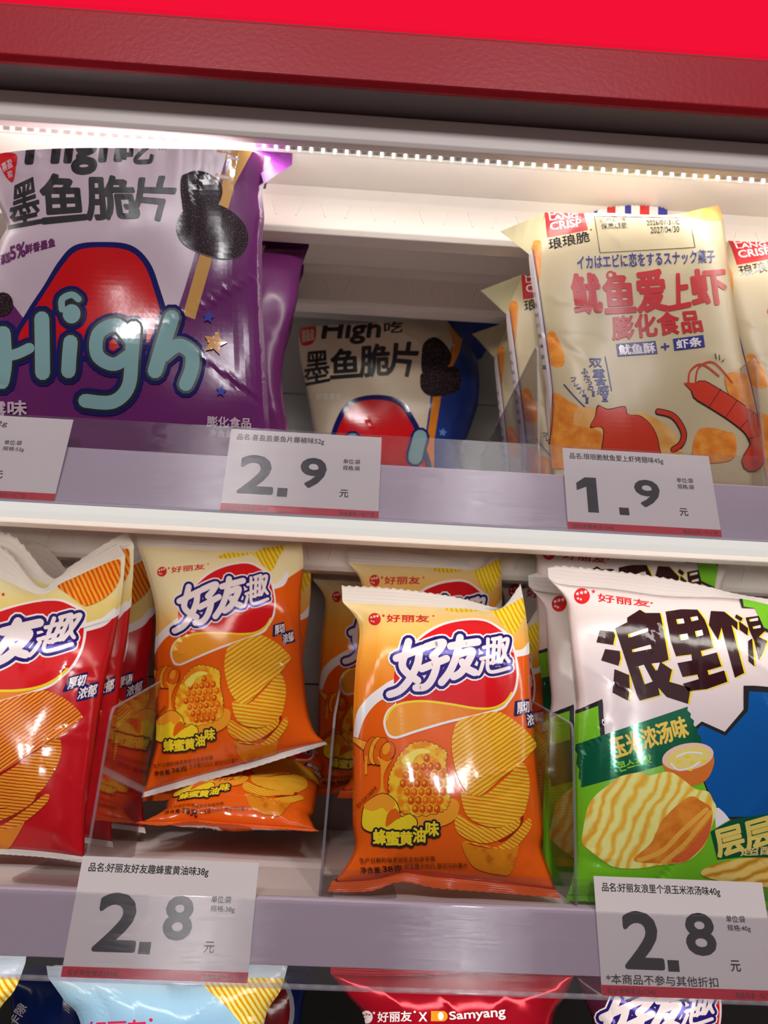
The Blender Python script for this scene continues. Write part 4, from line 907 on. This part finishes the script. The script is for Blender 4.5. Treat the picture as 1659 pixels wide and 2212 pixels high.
pr_parts = [('fold_flap', Sheet([(1180, 500), (1313, 502), (1460, 504), (1550, 490)], PR_T), lambda a: 14*np.sin(np.pi*a)**.5, -20, LCR, 0, 0, 0),
            ('top_seal', Sheet([(1283, 456), (1310, 447), (1370, 442), (1430, 447), (1446, 458)], [(1283, 476), (1370, 474), (1446, 478)]), -10, -16, STRIPE.m, 20, .3, 1),
            ('folded_corner', Sheet([(1080, 500), (1130, 479), (1177, 460)], [(1090, 507), (1116, 528), (1146, 552)]), lambda a: -14+17*a, lambda a: -16+19*a, film((168, 160, 128), .3), 0, 0, 0)]
prawn = make_bag('squid_and_prawn_snack_bag', 'cream squid and prawn snack bag with red title, frontmost above the 1.9 price card', 'cream squid and prawn bags', Frame(np.array([at_y(1430, 1040, 30)[0], 32, 165]), 4), pr_body, art_prawn(), LCR, LCR, (24, 22), (48, 56), 47, pr_parts, fold_top=.8)

# ================================================================== more bags of the same kinds, queued behind the front ones
OG, RG, WG, CG = 'orange honey crisp bags', 'red crisp bags', 'white corn snack bags', 'cream squid and prawn bags'
copy_bag(honey, 'orange honey crisp bag lying on its back with white barcode patches underneath', OG, (at_y(497, 1752, 112)[0], 1752), 106, 'base', 73, 0, 1, .94, z=-76)
copy_bag(honey, 'orange honey crisp bag half hidden behind the right edge of the upright one', OG, (672, 1222), 205, 'tr', 2)
copy_bag(honey, 'dim orange honey crisp bag deepest between the middle divider and the back wall', OG, (676, 1252), 245, 'tl', 2)
copy_bag(honey, 'orange honey crisp bag whose top shows just above the frontmost orange bag', OG, (752, 1215), 180, 'tl', 4)
copy_bag(honey, 'orange honey crisp bag of which only a crisp corner shows right of the frontmost one', OG, (1166, 1340), 158, 'tr', 14, 0, 0, .93)
copy_bag(redb, 'second red crisp bag, its sealed corner rising behind the frontmost red bag', RG, (289, 1176), 132, 'tr', 6)
copy_bag(redb, 'red crisp bag seen through the left clear divider, beside the upright orange bag', RG, (338, 1196), 178, 'tr', 2)
copy_bag(redb, 'rearmost red crisp bag with only its cream top showing at the left', RG, (226, 1190), 236, 'tr', 1)
copy_bag(corn, 'white corn snack bag showing a narrow left strip behind the frontmost white bag', WG, (1142, 1266), 112, 'tl', 12)
copy_bag(corn, 'white corn snack bag whose title top shows just above the frontmost white bag', WG, (1128, 1156), 158, 'tl', 3)
copy_bag(corn, 'dim white corn snack bag in the shade right of the orange bags', WG, (1060, 1242), 240, 'tl', 2)
copy_bag(corn, 'white corn snack bag at the right edge behind the frontmost white bag', WG, (1500, 1262), 226, 'tl', 2)
copy_bag(prawn, 'cream squid and prawn bag showing its striped seal left of the frontmost one', CG, (1126, 592), 104, 'tl', 4)
copy_bag(prawn, 'dim cream squid and prawn bag deepest, beside the cream and blue squid bag', CG, (1098, 692), 190, 'tl', 2)
copy_bag(prawn, 'cream squid and prawn bag cut by the right edge of the photo', CG, (1572, 520), 74, 'tl', 5)

# ---------------------------------------------------------------- bags on the bottom shelf, tops showing under the lower price rail
def bottom_bag(name, label, group, px_c, Y, top, ts, left, right, art, base, back, seal, seed, lean=8, group_n=None):
    x = at_y(px_c, 2210, Y)[0]
    fr = Frame(np.array([x, Y, -361]), lean)
    bot = [(left[-1][0], left[-1][1]), ((left[-1][0]+right[-1][0])/2, left[-1][1]+4), (right[-1][0], right[-1][1])]
    return make_bag(name, label, group, fr, Sheet(top, bot, left, right), art, base, back, (20, 18), (44, 60), seed,
                    seal_pair(top, ts, bot, [(a, b+18) for a, b in bot], seal, seal))
def art_blue():
    A = Art(); LB = film((150, 196, 226))
    A.poly([(60, 2040), (700, 2040), (700, 2560), (60, 2560)], film_grad('print_blue_upper', 1, [(2100, (196, 208, 220)), (2150, (160, 200, 226)), (2400, (90, 150, 210))]))
    A.crop(400, 1980, 3.318)
    A.spl([(130, 480), (220, 448), (420, 440), (620, 440), (712, 452), (690, 540), (640, 620), (580, 720), (530, 800), (440, 800), (360, 720), (280, 630), (200, 560)], film_chip('print_chip_blue_corner', -58, 11, (214, 140, 10), (240, 180, 30), (252, 226, 140)))
    A.poly([(640, 640), (600, 760), (560, 860), (640, 860), (690, 600), (720, 500), (705, 520)], RIM)
    A.crop(0, 1780, 3.95)
    A.text('好丽友', [(750, 1690), (1245, 1668), (1245, 1800), (750, 1820)], film((206, 40, 84)), .04); A.ell(1288, 1672, 16, 16, film((206, 40, 84)))
    A.poly([(1440, 1300), (1660, 1310), (1540, 1385)], film((22, 60, 150)))
    A.crop(0, 0, 1)
    haoyou_other(A, [(560, 2500), (400, 2330), (570, 2580)], film((150, 196, 226)), CHIPY, CHIPY2, CHIPY3, CHIPT) if False else None
    return A
BSEAL = film((186, 200, 212), .3)
blue = bottom_bag('potato_chip_bag', 'light blue crisp bag under the left 2.8 price card', 'light blue crisp bags', 350, 40, [(104, 2112), (200, 2104), (330, 2106), (385, 2130), (440, 2116), (530, 2092), (622, 2084)],
                  [(100, 2086), (200, 2080), (330, 2084), (385, 2108), (440, 2092), (530, 2068), (622, 2060)], [(104, 2112), (138, 2160), (176, 2220), (190, 2450), (170, 2800)], [(622, 2084), (606, 2140), (570, 2215), (572, 2450), (590, 2800)],
                  art_blue(), film((150, 196, 226)), film((120, 170, 210)), BSEAL, 61)
copy_bag(blue, 'light blue crisp bag with an orange crisp corner at the bottom left edge', 'light blue crisp bags', (55, 2080), 52, 'tr', 6)
def art_navy():
    A = Art(); A.text('卡隙', [(14, 2208), (42, 2164), (60, 2176), (34, 2222)], WHT, .02); A.together(lambda: [A.strokes([[(140, 2168+k*6), (150, 2176+k*6)]], 1.6, WHT) for k in range(3)]); return A
DNAV = film((14, 34, 92), .2)
navy = bottom_bag('potato_chip_bag', 'dark blue crisp bag with slanted white lettering at the bottom left', 'dark blue bags', 130, 78, [(20, 2112), (120, 2104), (230, 2100)], [(18, 2092), (120, 2084), (230, 2080)],
                  [(20, 2112), (24, 2180), (30, 2400), (10, 2760)], [(230, 2100), (222, 2180), (220, 2400), (240, 2760)], art_navy(), DNAV, DNAV, DNAV, 67)
def art_oval():
    A = Art(); A.ell(560, 2190, 76, 100, film((170, 176, 186)), 8); A.ell(556, 2190, 70, 94, film((140, 24, 34)), 8); return A
bottom_bag('potato_chip_bag', 'dark blue crisp bag with red oval behind the light blue one', 'dark blue bags', 560, 96, [(470, 2096), (570, 2092), (668, 2098)], [(470, 2078), (570, 2074), (668, 2080)],
           [(470, 2096), (480, 2200), (482, 2400), (470, 2740)], [(668, 2098), (652, 2200), (652, 2400), (664, 2740)], art_oval(), DNAV, DNAV, DNAV, 71)
def art_spicy():
    A = Art(); A.ell(792, 2197, 13, 14, WHT)
    for dx, dy in ((-6, -4), (0, -6), (6, -5), (-5, 4)): A.star(792+dx, 2197+dy, 3.5, film((170, 20, 34)))
    A.star(808, 2188, 4, WHT)
    A.text('好丽友', [(816, 2186), (889, 2184), (889, 2206), (816, 2208)], WHT, .03); A.ell(896, 2186, 2.5, 2.5, WHT); A.text('X', (905, 2187, 922, 2206), WHT, .04)
    A.poly([(931, 2184), (960, 2184), (960, 2206), (931, 2206)], film((232, 140, 30))); A.ell(956, 2195, 11, 11, film((232, 140, 30))); A.ell(952, 2195, 6, 9, WHT)
    A.text('Samyang', [(970, 2186), (1090, 2174), (1092, 2202), (972, 2208)], WHT, .03); return A
SPI = film((166, 14, 34), .16, .35)
bottom_bag('potato_chip_bag', 'shiny dark red bag with white lettering at bottom centre', None, 975, 34, [(714, 2104), (850, 2108), (980, 2104), (1110, 2100), (1242, 2102)], [(714, 2076), (850, 2080), (980, 2078), (1110, 2074), (1244, 2070)],
           [(714, 2104), (750, 2150), (790, 2215), (800, 2450), (772, 2800)], [(1242, 2102), (1222, 2150), (1192, 2215), (1190, 2450), (1216, 2800)], art_spicy(), SPI, SPI, SPI, 73)
def art_purple():
    A = Art(); A.crop(740, 1260, 3.456).affine([(870, 1394), (1098, 1378), (872, 1486)], [(1320, 2168), (1548, 2134), (1306, 2262)]); haoyou_logo(A); return A
DPU = film((72, 22, 46), .2)
bottom_bag('potato_chip_bag', 'dark purple crisp bag with white logo under the right 2.8 price card', None, 1410, 42, [(1238, 2104), (1330, 2100), (1450, 2098), (1568, 2094)], [(1236, 2080), (1330, 2076), (1450, 2074), (1570, 2068)],
           [(1238, 2104), (1262, 2160), (1282, 2230), (1280, 2450), (1260, 2800)], [(1568, 2094), (1566, 2160), (1562, 2240), (1566, 2450), (1590, 2800)], art_purple(), DPU, DPU, DPU, 79)

# ================================================================== price cards
PAPER = plain('price_card_paper', (240, 222, 220), .55, .3); CINK = plain('card_ink', (46, 46, 50), .6, .3); CRED = plain('card_red', (206, 30, 56), .5, .3)
def price_card(px_c, zc, z0, name, big, small, spec, label, unit='袋', note=None, yoff=0, roll=0, dx=0):
    A = Art(); W_, H_ = 100.0, 59.5
    def q(x0, y0, x1, y1): return ((x0-dx)*W_, y0*H_, (x1-dx)*W_, y1*H_)
    A.text(name[0], q(.045, .055, name[1], .145), CINK, .02)
    for t, box in big:
        x0, y0, x1, y1 = q(*box)
        if t == '.': A.poly([(x0, y0), (x1, y0), (x1, y1), (x0, y1)], CINK)
        elif t == '1': A.poly([(x0-1, y0+4.5), (x0+5, y0), (x1, y0), (x1, y1), (x1-7, y1), (x1-7, y0+7), (x0-1, y0+10)], CINK)
        else: A.text(t, (x0+1.3, y0+1.3, x1-1.3, y1-1.3), CINK, .055)
    A.text('元', q(.745, .68, .80, .77), CINK, .03)
    A.text('单位:'+unit, q(.755, .30, .865, .36), CINK, .02); A.text('规格:'+spec, q(.755, .38, .865 if len(spec) < 2 else .89, .44), CINK, .02)
    A.poly([(0, .915*H_), (W_, .915*H_), (W_, H_), (0, H_)], CRED)
    A.text('投诉举报电话12345', q(.03, .935, .30, .985), CINK, .01); A.text('商品信息一扫了然', q(.75, .935, .975, .985), CINK, .01)
    if note: A.text(note, q(.03, .825, .66, .905), CINK, .02)
    nx, ny = 10, 6
    u, v = np.meshgrid(np.linspace(0, 1, nx+1), np.linspace(0, 1, ny+1), indexing='ij')
    nodes = np.stack([(u-.5)*W_, 0*u, v*H_], -1); nr = np.zeros_like(nodes); nr[..., 1] = -1
    ch = print_chunks(A, nodes, nr, np.stack([u, v], -1), lambda P: np.stack([P[:, 0]/W_*nx, (1-P[:, 1]/H_)*ny], 1), base_mi=len(A.mats), lift=.006)
    back = nodes+np.array([0, .35, 0]); ch.append((ev(cells(nx, ny), back), -ev(cells(nx, ny), nr), ev(cells(nx, ny), np.stack([u, v], -1)), np.full(nx*ny*2, len(A.mats))))
    me = mesh_from('price_card', ch, A.mats+[PAPER]); o = link('price_card', me); tag(o, label, 'price card', 'white price cards')
    x = at_y(px_c, zc, 0)[0]
    o.location = wm((x, ty(z0, z0)+yoff, z0+.2)); o.rotation_euler = (-math.atan(.171), math.radians(roll), 0)
    return o
D29 = [('2', (.085, .31, .32, .795)), ('.', (.345, .70, .41, .805)), ('9', (.475, .30, .655, .69))]
price_card(-35, 995, 124.5, ('品名:喜盈盈墨鱼片52g', .74), D29, None, '52g', 'price card at the left end of the middle shelf rail, cut by the photo edge', dx=.155)
price_card(655, 1020, 124.5, ('品名:喜盈盈墨鱼片藤椒味52g', .62), D29, None, '袋', 'price card reading 2.9 in the middle of the middle shelf rail')
price_card(1383, 1052, 124.5, ('品名:琅琅脆鱿鱼爱上虾烤翅味45g', .68), [('1', (.085, .36, .21, .79)), ('.', (.345, .71, .41, .80)), ('9', (.455, .34, .635, .70))], None, '袋', 'price card reading 1.9 below the cream squid and prawn bag')
D28 = [('2', (.135, .30, .375, .795)), ('.', (.39, .70, .455, .80)), ('8', (.50, .30, .67, .69))]
price_card(352, 1985, -139.6, ('品名:好丽友好友趣蜂蜜黄油味38g', .72), D28, None, '38g', 'price card reading 2.8 at the left of the lower shelf rail', yoff=0)
price_card(1478, 2005, -139.6, ('品名:好丽友浪里个浪玉米浓汤味40g', .74), [('2', (.14, .29, .37, .785)), ('.', (.385, .695, .45, .79)), ('8', (.50, .28, .685, .66))], None, '40g', 'price card reading 2.8 with an extra footnote line, lower shelf at right', note='*本商品不参与其他折扣')
if _fo.name in COL.objects: bpy.data.objects.remove(_fo)
